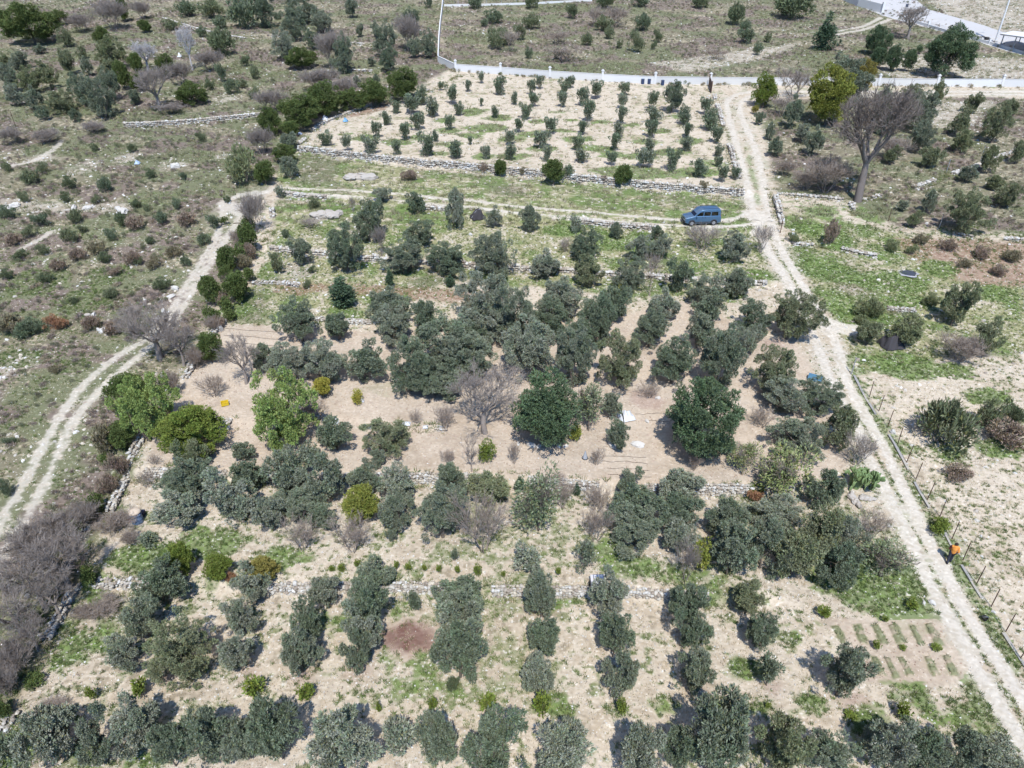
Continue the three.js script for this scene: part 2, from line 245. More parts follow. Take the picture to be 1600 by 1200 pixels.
const mix = (c, t) => { if (t > 0) { if (t > 1) t = 1; px[0] += (c[0] - px[0]) * t; px[1] += (c[1] - px[1]) * t; px[2] += (c[2] - px[2]) * t; } };
function groundColour(x, d, cell) {
  const big = fbm2(x / 9 + 3, d / 9), mid = fbm3(x / 2.2, d / 1.7), fine = fbm2(x / 0.42 + 50, d / 0.34), grit = vn(x / 0.15 + 9, d / 0.13), grit2 = vn(x / 0.26 - 31, d / 0.23 + 70), rag = (mid - 0.5) * 1.6 + (fine - 0.5) * 0.7;
  px[0] = K.soil[0]; px[1] = K.soil[1]; px[2] = K.soil[2];
  mix(K.pale, sstep(0.3, 0.62, fine * 0.6 + mid * 0.5)); mix(K.dim, sstep(0.66, 0.86, grit2 * 0.55 + big * 0.25 + (1 - mid) * 0.3) * 0.75); mix(K.weed, sstep(0.54, 0.7, big * 0.3 + mid * 0.35 + fine * 0.4) * 0.7); mix(K.weed2, sstep(0.62, 0.74, mid * 0.4 + fine * 0.6) * 0.5);
  const straw = read('straw', x, d);
  if (straw > -2) { const w = sstep(-0.5, 0.4, straw + rag * 0.4); if (w > 0) { const s = [px[0], px[1], px[2]]; px[0] = K.pale[0]; px[1] = K.pale[1]; px[2] = K.pale[2]; mix(K.soil, sstep(0.45, 0.75, mid) * 0.8); mix(K.dry, sstep(0.55, 0.75, fine) * 0.6); mix(K.dim, sstep(0.75, 0.92, grit2) * 0.55); mix(K.weed, sstep(0.6, 0.72, mid * 0.5 + fine * 0.5) * 0.7); mix(s, 1 - w); } }
  const meadow = read('meadow', x, d);
  if (meadow > -2) { const w = sstep(-0.6, 0.5, meadow + rag); if (w > 0) { const s = [px[0], px[1], px[2]]; px[0] = K.meadow[0]; px[1] = K.meadow[1]; px[2] = K.meadow[2]; mix(K.meadow2, sstep(0.42, 0.62, mid * 0.6 + big * 0.4)); mix(K.pale, sstep(0.55, 0.72, fine * 0.7 + (1 - mid) * 0.35) * 0.8); mix(K.scrubP, sstep(0.62, 0.8, big) * 0.5); mix(K.scrubD, sstep(0.72, 0.9, grit2) * 0.4); mix(s, 1 - w); } }
  const scrub = read('scrub', x, d);
  if (scrub > -3) { const w = sstep(-0.8, 0.6, scrub + rag); if (w > 0) { const s = [px[0], px[1], px[2]], p2 = fbm3(x / 4.6 - 20, d / 3.2 + 11), p3 = fbm3(x / 5.3 + 77, d / 3.7 - 30); px[0] = K.scrub[0]; px[1] = K.scrub[1]; px[2] = K.scrub[2]; mix(K.scrubG, sstep(0.4, 0.56, p2)); mix(K.scrubP, sstep(0.5, 0.62, p3)); mix(K.bank, sstep(0.62, 0.76, fine * 0.6 + (1 - p2) * 0.35 + (1 - p3) * 0.1)); mix(K.scrubD, sstep(0.55, 0.85, grit2 * 0.6 + p3 * 0.35) * 0.75); mix(s, 1 - w); } }
  const till = read('till', x, d);
  if (till > -2) { const w = sstep(-0.3, 0.3, till + rag * 0.5); if (w > 0) { const s = [px[0], px[1], px[2]]; px[0] = K.till[0]; px[1] = K.till[1]; px[2] = K.till[2]; mix(K.till2, sstep(0.4, 0.75, mid * 0.7 + fine * 0.3)); mix(K.pale, sstep(0.6, 0.8, big * 0.5 + fine * 0.5) * 0.6); mix(K.brown2, sstep(0.78, 0.95, grit2) * 0.4); mix(s, 1 - w); } }
  const red = read('red', x, d); if (red > -2) { const w = sstep(-0.6, 0.6, red + rag * 1.2); mix(K.red, w * 0.75); mix(K.red2, w * sstep(0.5, 0.75, fine) * 0.7); mix(K.bank, w * sstep(0.62, 0.8, grit2) * 0.5); }
  const rock = read('rock', x, d); if (rock > -2) { const w = sstep(-0.5, 0.7, rock + rag * 1.5); mix(K.rock, w * 0.85); mix(K.rock2, w * sstep(0.45, 0.7, mid) * 0.8); mix(K.scrubG, w * sstep(0.58, 0.72, fine * 0.5 + big * 0.5) * 0.8); }
  const brown = read('brown', x, d) + 0.25; if (brown > -2) { const w = sstep(-0.35, 0.5, brown + rag * 0.6); mix(K.brown2, w * 0.75); mix(K.brown, w * (0.75 + 0.25 * sstep(0.3, 0.7, fine)) * sstep(0.1, 0.7, brown + rag * 0.5)); }
  const litter = read('litter', x, d); if (litter > -1.5) mix(K.brown2, sstep(-0.4, 0.6, litter + rag * 0.9) * 0.6);
  const green = read('green', x, d); if (green > -2.5) { const w = sstep(-0.45, 0.55, green + rag * 1.5) * (till > 0.3 ? 0.12 : 1); if (scrub > 0) { mix(K.scrubG, w * 0.7); mix(K.weed2, w * sstep(0.5, 0.75, fine) * 0.6); } else { mix(K.lush, w * 0.8); mix(K.lush2, w * sstep(0.4, 0.7, fine) * 0.8); mix(K.pale, w * sstep(0.68, 0.82, grit2 * 0.6 + (1 - mid) * 0.4) * 0.6); } }
  if (x > 19 && d > 20 && d < 34) { const bed = bedAt(x, d); if (bed > -0.3) { const w = sstep(-0.1, 0.08, bed + (fine - 0.5) * 0.2); mix(K.bed2, w); mix(K.bed, w * sstep(0.25, 0.5, fine)); } }
  const road = read('road', x, d); if (road > -1) { const w = sstep(-0.15, 0.2, road + (fine - 0.5) * 0.5); mix(K.road, w); mix(K.road2, w * sstep(0.5, 0.75, mid) * 0.7); }
  const dust = read('dust', x, d); if (dust > -1.5) { const w = sstep(-0.6, 0.7, dust + rag * 0.8) * (green > -0.15 ? 0.25 : 0.62); mix(K.rut2, w * (scrub > 0 ? 0.5 : 1)); mix(K.rut, w * sstep(0.4, 0.7, fine) * (scrub > 0 ? 0.3 : 0.9)); mix(K.weed, w * sstep(0.52, 0.66, mid) * 0.5); }
  const rut = read('rut', x, d); if (rut > -1) { const w = sstep(-0.24, 0.16, rut + 0.06 + (fine - 0.5) * 0.6 + (mid - 0.5) * 0.45); mix(K.rut, w * (scrub > 0.5 ? 0.7 : 0.92)); mix(K.rut2, w * sstep(0.5, 0.75, fine) * 0.7); mix(K.dim, w * sstep(0.75, 0.92, grit2) * 0.25); }
  const chips = sstep(0.86, 0.93, grit) * (brown > 0 ? 0.08 : till > 0.2 ? 0.25 : scrub > 0 ? 0.55 : 0.7); mix(K.chip, chips);
  const g = 0.86 + grit * 0.22; px[0] *= g; px[1] *= g; px[2] *= g;
}
const TOSRGB = new Uint8Array(4097); for (let i = 0; i <= 4096; i++) { const v = i / 4096; TOSRGB[i] = Math.round(255 * (v <= 0.0031308 ? v * 12.92 : 1.055 * Math.pow(v, 1 / 2.4) - 0.055)); }
function groundMap(x0, x1, d0, d1, W, Hh) {
  const data = new Uint8Array(W * Hh * 4);
  for (let j = 0; j < Hh; j++) for (let i = 0; i < W; i++) {
    groundColour(lerp(x0, x1, (i + 0.5) / W), lerp(d0, d1, (j + 0.5) / Hh));
    const o = (j * W + i) * 4; for (let c = 0; c < 3; c++) data[o + c] = TOSRGB[clamp(px[c] * 4096, 0, 4096) | 0]; data[o + 3] = 255;
  }
  const t = new THREE.DataTexture(data, W, Hh, THREE.RGBAFormat); t.colorSpace = THREE.SRGBColorSpace; t.magFilter = THREE.LinearFilter; t.minFilter = THREE.LinearMipmapLinearFilter; t.generateMipmaps = true; t.needsUpdate = true; return t;
}
const bumpData = new Uint8Array(512 * 512 * 4);
for (let j = 0; j < 512; j++) for (let i = 0; i < 512; i++) { const v = 255 * (0.55 * vn(i / 8, j / 8) + 0.3 * vn(i / 4 + 90, j / 4 + 20) + 0.15 * vn(i / 2, j / 2)); bumpData.fill(v, (j * 512 + i) * 4, (j * 512 + i) * 4 + 3); bumpData[(j * 512 + i) * 4 + 3] = 255; }
function bumpMap(rx, ry) { const t = new THREE.DataTexture(bumpData, 512, 512, THREE.RGBAFormat); t.wrapS = t.wrapT = THREE.RepeatWrapping; t.repeat.set(rx, ry); t.magFilter = THREE.LinearFilter; t.minFilter = THREE.LinearMipmapLinearFilter; t.generateMipmaps = true; t.needsUpdate = true; return t; }
// garden beds: raised strips in two ranks (outlines in the survey picture)
const BEDS = [[[1298, 978], [1310, 977], [1326, 1005], [1316, 1008]], [[1333, 977], [1345, 976], [1359, 1006], [1344, 1008]], [[1361, 976], [1372, 975], [1388, 1005], [1377, 1008]], [[1386, 976], [1401, 973], [1416, 1005], [1402, 1009]], [[1420, 977], [1428, 976], [1446, 1009], [1436, 1010]], [[1444, 974], [1456, 972], [1476, 1008], [1461, 1010]], [[1361, 1026], [1370, 1025], [1384, 1055], [1373, 1057]], [[1380, 1026], [1388, 1026], [1406, 1058], [1396, 1060]], [[1401, 1026], [1411, 1026], [1429, 1057], [1418, 1059]], [[1443, 1025], [1453, 1024], [1469, 1054], [1457, 1056]], [[1472, 1023], [1482, 1022], [1498, 1054], [1487, 1058]]];
const bedPlans = BEDS.map((b) => plan(b)); bedQuads = bedPlans;
const NEAR = { x0: -66, x1: 66, d0: 8, d1: 82 }, FAR = { x0: -170, x1: 170, d0: 79, d1: 248 };
function groundMaterial(b, W, H) { return new THREE.MeshStandardMaterial({ map: groundMap(b.x0, b.x1, b.d0, b.d1, W, H), bumpMap: bumpMap((b.x1 - b.x0) / 9, (b.d1 - b.d0) / 9), bumpScale: 0.035, roughness: 1 }); }
const nearMat = groundMaterial(NEAR, 2048, 2048), farMat = groundMaterial(FAR, 2048, 2048);
function sheet(b, cx, cd, f) {
  const nx = Math.round((b.x1 - b.x0) / cx), nd = Math.round((b.d1 - b.d0) / cd), p = [], uv = [], idx = [];
  for (let j = 0; j <= nd; j++) for (let i = 0; i <= nx; i++) { const u = i / nx, v = j / nd, x = lerp(b.x0, b.x1, u), d = lerp(b.d0, b.d1, v); p.push(x, f(x, d), -d); uv.push(u, v); }
  for (let j = 0; j < nd; j++) for (let i = 0; i < nx; i++) { const a = j * (nx + 1) + i, c = a + nx + 1; idx.push(a, a + 1, c, a + 1, c + 1, c); }
  const g = new THREE.BufferGeometry(); g.setAttribute('position', new THREE.Float32BufferAttribute(p, 3)); g.setAttribute('uv', new THREE.Float32BufferAttribute(uv, 2)); g.setIndex(idx); g.computeVertexNormals(); return g;
}
const ground = mesh('ground', sheet(NEAR, 0.4, 0.36, (x, d) => height(x, -d)), nearMat); tag(ground, 'pale stony orchard ground with straw litter and weeds', 'ground', null, 'structure');
const hill = mesh('hillside', sheet(FAR, 0.9, 0.8, (x, d) => height(x, -d) - 0.2 * (1 - sstep(81.2, 83.5, d))), farMat); tag(hill, 'rising scrubby hillside beyond the orchard', 'hillside', null, 'structure');
const outer = mesh('terrain', sheet({ x0: -1500, x1: 1500, d0: -500, d1: 1500 }, 12, 10, (x, d) => base(d) - (Math.abs(x) < 180 && d > -2 && d < 260 ? 2.5 : 0.6)), mat(158, 150, 118, 1)); tag(outer, 'surrounding dry hill country', 'terrain', null, 'structure');
console.log('ground done');
// draped strips that carry the look of the ground they lie on
function ribbon(name, line, half, b, m, lift, label, category) {
  const pts = smoothLine(line, 0.5), p = [], uv = [], idx = [], n = half > 2 ? 10 : 3;
  pts.forEach(([x, d], i) => {
    const a = pts[Math.max(0, i - 1)], c = pts[Math.min(pts.length - 1, i + 1)], l = Math.hypot(c[0] - a[0], c[1] - a[1]) || 1, nx = -(c[1] - a[1]) / l, nd = (c[0] - a[0]) / l;
    for (let q = 0; q <= n; q++) {
      const w = (q / n * 2 - 1) * half * (1 + (q === 0 || q === n ? (vn(x * 1.7 + q * 9, d * 1.7) - 0.5) * 0.4 : 0)), X = clamp(x + nx * w, b.x0, b.x1), D = clamp(d + nd * w, b.d0, b.d1);
      p.push(X, height(X, -D) + (q === 0 || q === n ? (half > 2 ? 0.02 : -0.03) : lift), -D); uv.push((X - b.x0) / (b.x1 - b.x0), (D - b.d0) / (b.d1 - b.d0));
    }
    if (i) for (let q = 0; q < n; q++) { const o = (i - 1) * (n + 1) + q, e = o + n + 1; idx.push(o, e, o + 1, o + 1, e, e + 1); }
  });
  const g = new THREE.BufferGeometry(); g.setAttribute('position', new THREE.Float32BufferAttribute(p, 3)); g.setAttribute('uv', new THREE.Float32BufferAttribute(uv, 2)); g.setIndex(idx); g.computeVertexNormals();
  return tag(mesh(name, g, m), label, category, null, 'structure');
}
function split(line, lo, hi) { return line.filter(([, d]) => d >= lo && d <= hi); }
{
  for (const [i, label] of [[0, 'pale stony wheel rut of the long dirt track, orchard side'], [1, 'pale stony wheel rut of the long dirt track, fence side'], [2, 'pale wheel rut of the grassy track through the scrub, outer side'], [3, 'pale wheel rut of the grassy track through the scrub, orchard side'], [4, 'upper pale wheel rut of the track where the blue car stands'], [5, 'lower pale wheel rut of the track where the blue car stands']]) {
    const near = split(rutLines[i], 12, 81), far = split(rutLines[i], 81.5, 246);
    if (near.length > 2) ribbon('dirt_track', near, RUT_HALF[i] + 0.1, NEAR, nearMat, 0.045, label + ', near part', 'track');
    if (far.length > 2) ribbon('dirt_track', far, RUT_HALF[i] + 0.15, FAR, farMat, 0.06, label + ', far part', 'track');
  }
  // concrete road: a strip along its middle
  const mid = smoothLine(plan([[1335, -12], [1362, 0], [1400, 12], [1450, 24], [1500, 39], [1560, 58], [1640, 82]]), 2);
  ribbon('concrete_road', mid, 4.2, FAR, mat(212, 209, 206, 0.95), 0.42, 'pale concrete road curving past the white shelter', 'road');
}
// raised garden beds
bedPlans.forEach((q, i) => {
  const p = [], idx = [], uv = [], n = 14;
  for (let a = 0; a <= n; a++) for (let c = 0; c <= 6; c++) {
    const s = a / n, t = c / 6, x = lerp(lerp(q[0][0], q[1][0], t), lerp(q[3][0], q[2][0], t), s), d = lerp(lerp(q[0][1], q[1][1], t), lerp(q[3][1], q[2][1], t), s);
    const up = (c === 0 || c === 6 || a === 0 || a === n) ? -0.04 : 0.09 + (vn(x * 5, d * 5) - 0.5) * 0.08; p.push(x, height(x, -d) + up, -d); uv.push((x - NEAR.x0) / 132, (d - NEAR.d0) / 74);
    if (a < n && c < 6) { const o = a * 7 + c; idx.push(o, o + 1, o + 7, o + 1, o + 8, o + 7); }
  }
  const g = new THREE.BufferGeometry(); g.setAttribute('position', new THREE.Float32BufferAttribute(p, 3)); g.setAttribute('uv', new THREE.Float32BufferAttribute(uv, 2)); g.setIndex(idx); g.computeVertexNormals();
  const far = i < 6, k = far ? 6 - i : 11 - i;
  tag(mesh('garden_bed', g, nearMat), `narrow raised vegetable bed, ${ordinal(k)} from the long dirt track in the ${far ? 'farther' : 'nearer'} rank`, 'garden bed', 'vegetable beds beside the long dirt track');
});
// ---------------------------------------------------------------- plants: shared shapes
function finish(P, Cc, I) { const g = new THREE.BufferGeometry(); g.setAttribute('position', new THREE.Float32BufferAttribute(P, 3)); if (Cc) g.setAttribute('color', new THREE.Float32BufferAttribute(Cc, 3)); g.setIndex(I); g.computeVertexNormals(); return g; }
const rnd3 = (r) => { let x, y, z, q; do { x = r() * 2 - 1; y = r() * 2 - 1; z = r() * 2 - 1; q = x * x + y * y + z * z; } while (q > 1 || q < 1e-4); q = Math.sqrt(q); return [x / q, y / q, z / q]; };
// a crown of leaf sprigs spread over many lobes; middle at height cy, half-width R, half-height V
function crown(seed, { R, V, cy, n, len, wid, lobes = 24, lobe = 0.36, spread = 0.7, up = 0.35, shape = 'dome', pale = 0.2, floor = 0.05, ragged = 0.68, shoots = 1.4 }) {
  const r = rng(seed), L = [], P = [], Cc = [], I = [], so = r() * 200;
  const reach = (x, y, z) => 0.72 + ragged * (vn(x * 1.5 + so, y * 1.5 + z * 1.9 + so) - 0.35) + ragged * 0.5 * (vn(z * 3.1 - so, x * 3.3 + y * 2.7 + so) - 0.5);   // uneven outline
  for (let i = 0; i < lobes; i++) {
    let [x, y, z] = rnd3(r); const q = Math.pow(r(), 0.3) * spread * reach(x, y, z) * 1.25;
    x *= q; y *= q; z *= q;
    let s = lobe * (0.5 + r() * 0.8);
    if (shape === 'cone') { const t = (y / spread + 1) / 2, w = Math.max(0.12, 1.05 - t); x *= w * 1.2; z *= w * 1.2; y = (t * 2 - 1) * 0.8; s = lobe * (0.35 + 0.7 * w); }
    if (shape === 'vase') { const t = (y / spread + 1) / 2; x *= 0.45 + 0.8 * t; z *= 0.45 + 0.8 * t; s *= 0.8; }
    if (shape === 'flat') y *= 0.8;
    L.push([x, y, z, s, 0.8 + r() * 0.2, r()]);
  }
  const sprig = (x, y, z, dx, dy, dz, le, wd, c) => {
    const dl = Math.hypot(dx, dy, dz) || 1; dx /= dl; dy /= dl; dz /= dl; if (y < floor) y = floor + r() * 0.2;
    const f = rnd3(r); let wx = dy * f[2] - dz * f[1], wy = dz * f[0] - dx * f[2], wz = dx * f[1] - dy * f[0]; const wl = Math.hypot(wx, wy, wz) || 1, w = wd * 0.5 / wl; wx *= w; wy *= w; wz *= w;
    const b = P.length / 3;
    P.push(x, y, z, x + dx * le * 0.45 + wx, y + dy * le * 0.45 + wy, z + dz * le * 0.45 + wz, x + dx * le, y + dy * le, z + dz * le, x + dx * le * 0.45 - wx, y + dy * le * 0.45 - wy, z + dz * le * 0.45 - wz);
    I.push(b, b + 1, b + 2, b, b + 2, b + 3);
    for (let q2 = 0; q2 < 4; q2++) Cc.push(c[0], c[1], c[2]);
  };
  // leaves differ: darker old ones, paler undersides and young tips, some yellowing
  const tone = (l) => { const t = r(), k = l[4] * (0.5 + r() * 0.4); return t < pale ? [Math.min(1, k * 1.4), Math.min(1, k * 1.28), Math.min(1, k * 1.35)] : t > 0.94 ? [k * 1.12, k, k * 0.62] : [k * (0.88 + l[5] * 0.14), k, k * (0.84 + l[5] * 0.12)]; };
  const wsum = L.map((l) => l[3] ** 2); const tot = wsum.reduce((a, b) => a + b, 0);
  L.forEach((l, li) => {
    const m = Math.round(n * 0.86 * wsum[li] / tot), gap = r() * 90;
    for (let i = 0; i < m; i++) {
      const o = rnd3(r); if (vn(o[0] * 2.2 + gap, o[1] * 2.2 + o[2] * 2.6 + gap) < 0.27) continue;
      const q = l[3] * (0.5 + 0.5 * Math.sqrt(r())), e = rnd3(r);
      sprig((l[0] + o[0] * q) * R, cy + (l[1] + o[1] * q) * V, (l[2] + o[2] * q) * R, o[0] * 0.7 + l[0] * 0.5 + e[0] * 0.65, o[1] * 0.5 + up + e[1] * 0.6, o[2] * 0.7 + l[2] * 0.5 + e[2] * 0.65, len * (0.6 + r() * 0.8), wid * (0.6 + r() * 0.8), tone(l));
    }
    for (let k = 0; k < Math.round(3 * shoots); k++) {                              // leafy shoots that stand out of the clump
      const o = rnd3(r), d = [o[0] + l[0] * 0.8, o[1] * 0.7 + up + l[1] * 0.4, o[2] + l[2] * 0.8], dl = Math.hypot(...d), reachOut = l[3] * (0.3 + r() * 0.55), N = Math.max(3, Math.round(n * 0.14 / lobes / 3));
      for (let i = 0; i < N; i++) { const t = i / N, q = l[3] * 0.75 + reachOut * t, e = rnd3(r); sprig((l[0] + d[0] / dl * q) * R + e[0] * len * 0.25, cy + (l[1] + d[1] / dl * q) * V + e[1] * len * 0.25, (l[2] + d[2] / dl * q) * R + e[2] * len * 0.25, d[0] + e[0] * 0.8, d[1] + e[1] * 0.8, d[2] + e[2] * 0.8, len * (0.6 + r() * 0.6), wid * (0.6 + r() * 0.6), tone(l)); }
    }
  });
  const rr = [], yy = []; for (let i = 0; i < P.length; i += 12) { rr.push(Math.hypot(P[i], P[i + 2])); yy.push(P[i + 1]); } rr.sort((a, b) => a - b); yy.sort((a, b) => a - b);
  const kr = R * 0.95 / rr[Math.floor(rr.length * 0.96)], top = yy[Math.floor(yy.length * 0.98)], ky = (cy + V * 0.95) / top; for (let i = 0; i < P.length; i += 3) { P[i] *= kr; P[i + 1] *= ky; P[i + 2] *= kr; }   // fitted to its size
  return finish(P, Cc, I);
}
// limbs: three-sided tapering tubes
function limbs() {
  const P = [], I = [];
  return {
    P, I,
    seg(a, b, ra, rb) {
      const dx = b[0] - a[0], dy = b[1] - a[1], dz = b[2] - a[2], l = Math.hypot(dx, dy, dz) || 1, ux = dx / l, uy = dy / l, uz = dz / l;
      const hx = Math.abs(uy) < 0.9 ? 0 : 1, hy = Math.abs(uy) < 0.9 ? 1 : 0; let ax = uy * 0 - uz * hy, ay = uz * hx - ux * 0, az = ux * hy - uy * hx; const al = Math.hypot(ax, ay, az) || 1; ax /= al; ay /= al; az /= al;
      const bx = uy * az - uz * ay, by = uz * ax - ux * az, bz = ux * ay - uy * ax, n = ra > 0.035 ? 7 : 3, o = P.length / 3;
      for (let q = 0; q < 2; q++) { const c = q ? b : a, rr = q ? rb : ra; for (let i = 0; i < n; i++) { const t = i / n * 6.28318, cs = Math.cos(t) * rr, sn = Math.sin(t) * rr; P.push(c[0] + ax * cs + bx * sn, c[1] + ay * cs + by * sn, c[2] + az * cs + bz * sn); } }
      for (let i = 0; i < n; i++) { const j = (i + 1) % n; I.push(o + i, o + j, o + n + i, o + j, o + n + j, o + n + i); }
    },
    geo() { return finish(P, null, I); },
  };
}
function trunkGeo(seed, R, top, rad, stems = 1) {
  const r = rng(seed), L = limbs();
  for (let s = 0; s < stems; s++) {
    const a0 = r() * 6.28, off = stems > 1 ? 0.25 * R : 0; let p = [Math.cos(a0) * off * 0.4, -0.25, Math.sin(a0) * off * 0.4], rr = rad * (stems > 1 ? 0.65 : 1); const fork = top * (0.3 + r() * 0.15);
    for (let k = 0; k < 3; k++) { const q = [p[0] + (r() - 0.5) * rad * 1.4 + Math.cos(a0) * off * 0.3, p[1] + (fork + 0.25) / 3, p[2] + (r() - 0.5) * rad * 1.4 + Math.sin(a0) * off * 0.3]; L.seg(p, q, rr, rr * 0.88); rr *= 0.88; p = q; }
    const nb = stems > 1 ? 2 : 5;
    for (let k = 0; k < nb; k++) { const a = a0 + k / nb * 6.28 + r() * 0.7, out = R * (0.4 + r() * 0.35), m = [p[0] + Math.cos(a) * out * 0.45, p[1] + (top - p[1]) * 0.5, p[2] + Math.sin(a) * out * 0.45], e = [p[0] + Math.cos(a) * out, top * (0.85 + r() * 0.2), p[2] + Math.sin(a) * out]; L.seg(p, m, rr * 0.6, rr * 0.4); L.seg(m, e, rr * 0.4, rr * 0.15); L.seg(m, [m[0] + (r() - 0.5) * out, m[1] + top * 0.3, m[2] + (r() - 0.5) * out], rr * 0.3, rr * 0.1); }
  }
  return L.geo();
}
// a leafless tree or shrub, fitted to half-width R and height H; returns [thick wood, fine twigs]
function bareGeo(seed, { R, H, stems = 1, depth = 5, kids = 3, clear = 0.25, rad = 0.16, twig = 0.007, wide = 0.75, more = 0.4 }) {
  const r = rng(seed), A = limbs(), B = limbs();
  function grow(p, d, len, rr, lev) {
    const bend = rnd3(r), m = [p[0] + d[0] * len * 0.5 + bend[0] * len * 0.07, p[1] + d[1] * len * 0.5 + bend[1] * len * 0.05, p[2] + d[2] * len * 0.5 + bend[2] * len * 0.07], e = [p[0] + d[0] * len, p[1] + d[1] * len, p[2] + d[2] * len];
    const T = lev >= depth - 2 ? B : A, r1 = Math.max(twig, rr * 0.82), r2 = Math.max(twig * 0.8, rr * 0.62);
    if (lev < depth - 1) { T.seg(p, m, Math.max(rr, twig), r1); T.seg(m, e, r1, r2); } else T.seg(p, e, Math.max(twig, rr), twig * 0.7);
    if (lev >= depth) return;
    const n = lev === 0 ? kids + 2 : kids + (r() < more ? 1 : 0);
    for (let k = 0; k < n; k++) {
      const t = lev === 0 ? 1 : k === 0 ? 1 : 0.35 + r() * 0.65, s = [p[0] + d[0] * len * t, p[1] + d[1] * len * t, p[2] + d[2] * len * t], f = rnd3(r), w = wide * (0.75 + r() * 0.5);
      let nd = [d[0] + f[0] * w, d[1] + f[1] * w * 0.6 + 0.12, d[2] + f[2] * w]; if (lev === 0) { const a = k / n * 6.28 + r(); nd = [Math.cos(a) * w, 0.75 + r() * 0.4, Math.sin(a) * w]; }
      const l = Math.hypot(...nd); grow(s, [nd[0] / l, nd[1] / l, nd[2] / l], len * (0.62 + r() * 0.2), r2 * (k === 0 ? 0.9 : 0.7), lev + 1);
    }
  }
  for (let s = 0; s < stems; s++) { const a = s / stems * 6.28 + r(), w = stems > 1 ? 0.55 * (0.5 + r()) : 0.05, l = Math.hypot(w, 1); grow([Math.cos(a) * (stems > 1 ? 0.06 : 0), -0.1, Math.sin(a) * (stems > 1 ? 0.06 : 0)], [Math.cos(a) * w / l, 1 / l, Math.sin(a) * w / l], (stems > 1 ? 0.36 : clear + 0.1) * H * (0.8 + r() * 0.4), rad * (stems > 1 ? 0.35 : 1), 0); }
  const rad2 = [], tops = []; for (let i = 0; i < B.P.length; i += 3) { rad2.push(Math.hypot(B.P[i], B.P[i + 2])); tops.push(B.P[i + 1]); } rad2.sort((p, q) => p - q); tops.sort((p, q) => p - q);
  const mx = rad2[Math.floor(rad2.length * 0.88)] / 0.86, my = tops[Math.floor(tops.length * 0.97)];
  for (const T of [A, B]) for (let i = 0; i < T.P.length; i += 3) { T.P[i] *= R / mx; T.P[i + 2] *= R / mx; T.P[i + 1] *= H / my; }
  return [A.geo(), B.geo()];
}
const leafMat = (r, g, b, rough = 0.75) => new THREE.MeshPhysicalMaterial({ color: col(r, g, b).multiplyScalar(1.5), roughness: rough, vertexColors: true, side: THREE.DoubleSide, specularIntensity: 0.2 });
const M = {
  olive: leafMat(141, 148, 128), oliveB: leafMat(134, 143, 122), oliveY: leafMat(144, 149, 114), young: leafMat(132, 143, 118), citrus: leafMat(128, 142, 70), citrusY: leafMat(150, 154, 78), citrusB: leafMat(158, 148, 84), bright: leafMat(158, 176, 106), carob: leafMat(106, 124, 94), laurel: leafMat(108, 122, 74), shrub: leafMat(124, 135, 110), brushG: leafMat(138, 144, 108), brushB: leafMat(164, 144, 130), rust: leafMat(182, 138, 110), yellow: leafMat(186, 178, 86), light: leafMat(156, 164, 112), sparse: leafMat(138, 148, 116), conifer: leafMat(96, 116, 92), cactus: mat(138, 160, 104, 0.6),
  oliveC: leafMat(155, 160, 142), oliveD: leafMat(126, 137, 115), oliveE: leafMat(142, 147, 116), shrubB: leafMat(132, 138, 108), shrubC: leafMat(118, 127, 98), brushC: leafMat(150, 140, 116),
  bark: mat(128, 116, 104), barkPale: mat(176, 168, 160), twig: mat(166, 154, 144), twigB: mat(178, 162, 148), twigD: mat(140, 128, 120), dead: mat(214, 208, 206),
};
const proto = {};
const add = (k, kind) => (proto[k] ??= []).push(kind);
// nominal half-width R, half-height V, crown middle cy
const SZ = { S: { R: 0.55, V: 0.55, cy: 0.6, n: 1900, len: 0.11, wid: 0.048, lobes: 16 }, M: { R: 1.25, V: 1.2, cy: 1.35, n: 17500, len: 0.115, wid: 0.046, lobes: 58, lobe: 0.195, spread: 0.84 }, L: { R: 2.5, V: 2.2, cy: 2.5, n: 42000, len: 0.14, wid: 0.055, lobes: 130, lobe: 0.135, spread: 0.9 } };
let seed0 = 100;
for (const s of ['S', 'M', 'L']) for (let v = 0; v < 6; v++) { const z = SZ[s]; add('olive' + s, { ...z, crown: crown(seed0++, { ...z, up: 0.3 }), trunk: trunkGeo(seed0++, z.R, z.cy * 1.3, z.R * 0.075, v % 2 ? 1 : 2) }); }
for (const s of ['S', 'M', 'L']) for (let v = 0; v < 2; v++) { const z = SZ[s]; add('dense' + s, { ...z, crown: crown(seed0++, { ...z, n: z.n * 1.15, lobe: (z.lobe ?? 0.36) * 1.3, len: z.len * 0.8, wid: z.wid * 1.25, ragged: 0.35, pale: 0.22 }), trunk: trunkGeo(seed0++, z.R, z.cy * 1.2, z.R * 0.06) }); }
for (let v = 0; v < 4; v++) { const z = { R: 0.6, V: 0.75, cy: 0.74, n: 2300, len: 0.15, wid: 0.05, lobes: 18 }; add('vase', { ...z, crown: crown(seed0++, { ...z, shape: 'vase', up: 0.9, lobe: 0.42, spread: 0.7, pale: 0.3 }), trunk: trunkGeo(seed0++, 0.5, 1.2, 0.035, 3) }); }
for (let v = 0; v < 2; v++) { const z = { R: 0.3, V: 0.55, cy: 0.58, n: 520, len: 0.12, wid: 0.06, lobes: 10 }; add('sapling', { ...z, crown: crown(seed0++, { ...z, up: 0.9, lobe: 0.5, spread: 0.55 }), trunk: trunkGeo(seed0++, 0.2, 0.8, 0.025) }); }
for (let v = 0; v < 2; v++) { const z = { R: 1.1, V: 1.9, cy: 2.0, n: 5000, len: 0.2, wid: 0.08, lobes: 34 }; add('cone', { ...z, crown: crown(seed0++, { ...z, shape: 'cone', up: 0.4 }), trunk: trunkGeo(seed0++, 0.7, 3, 0.1) }); }
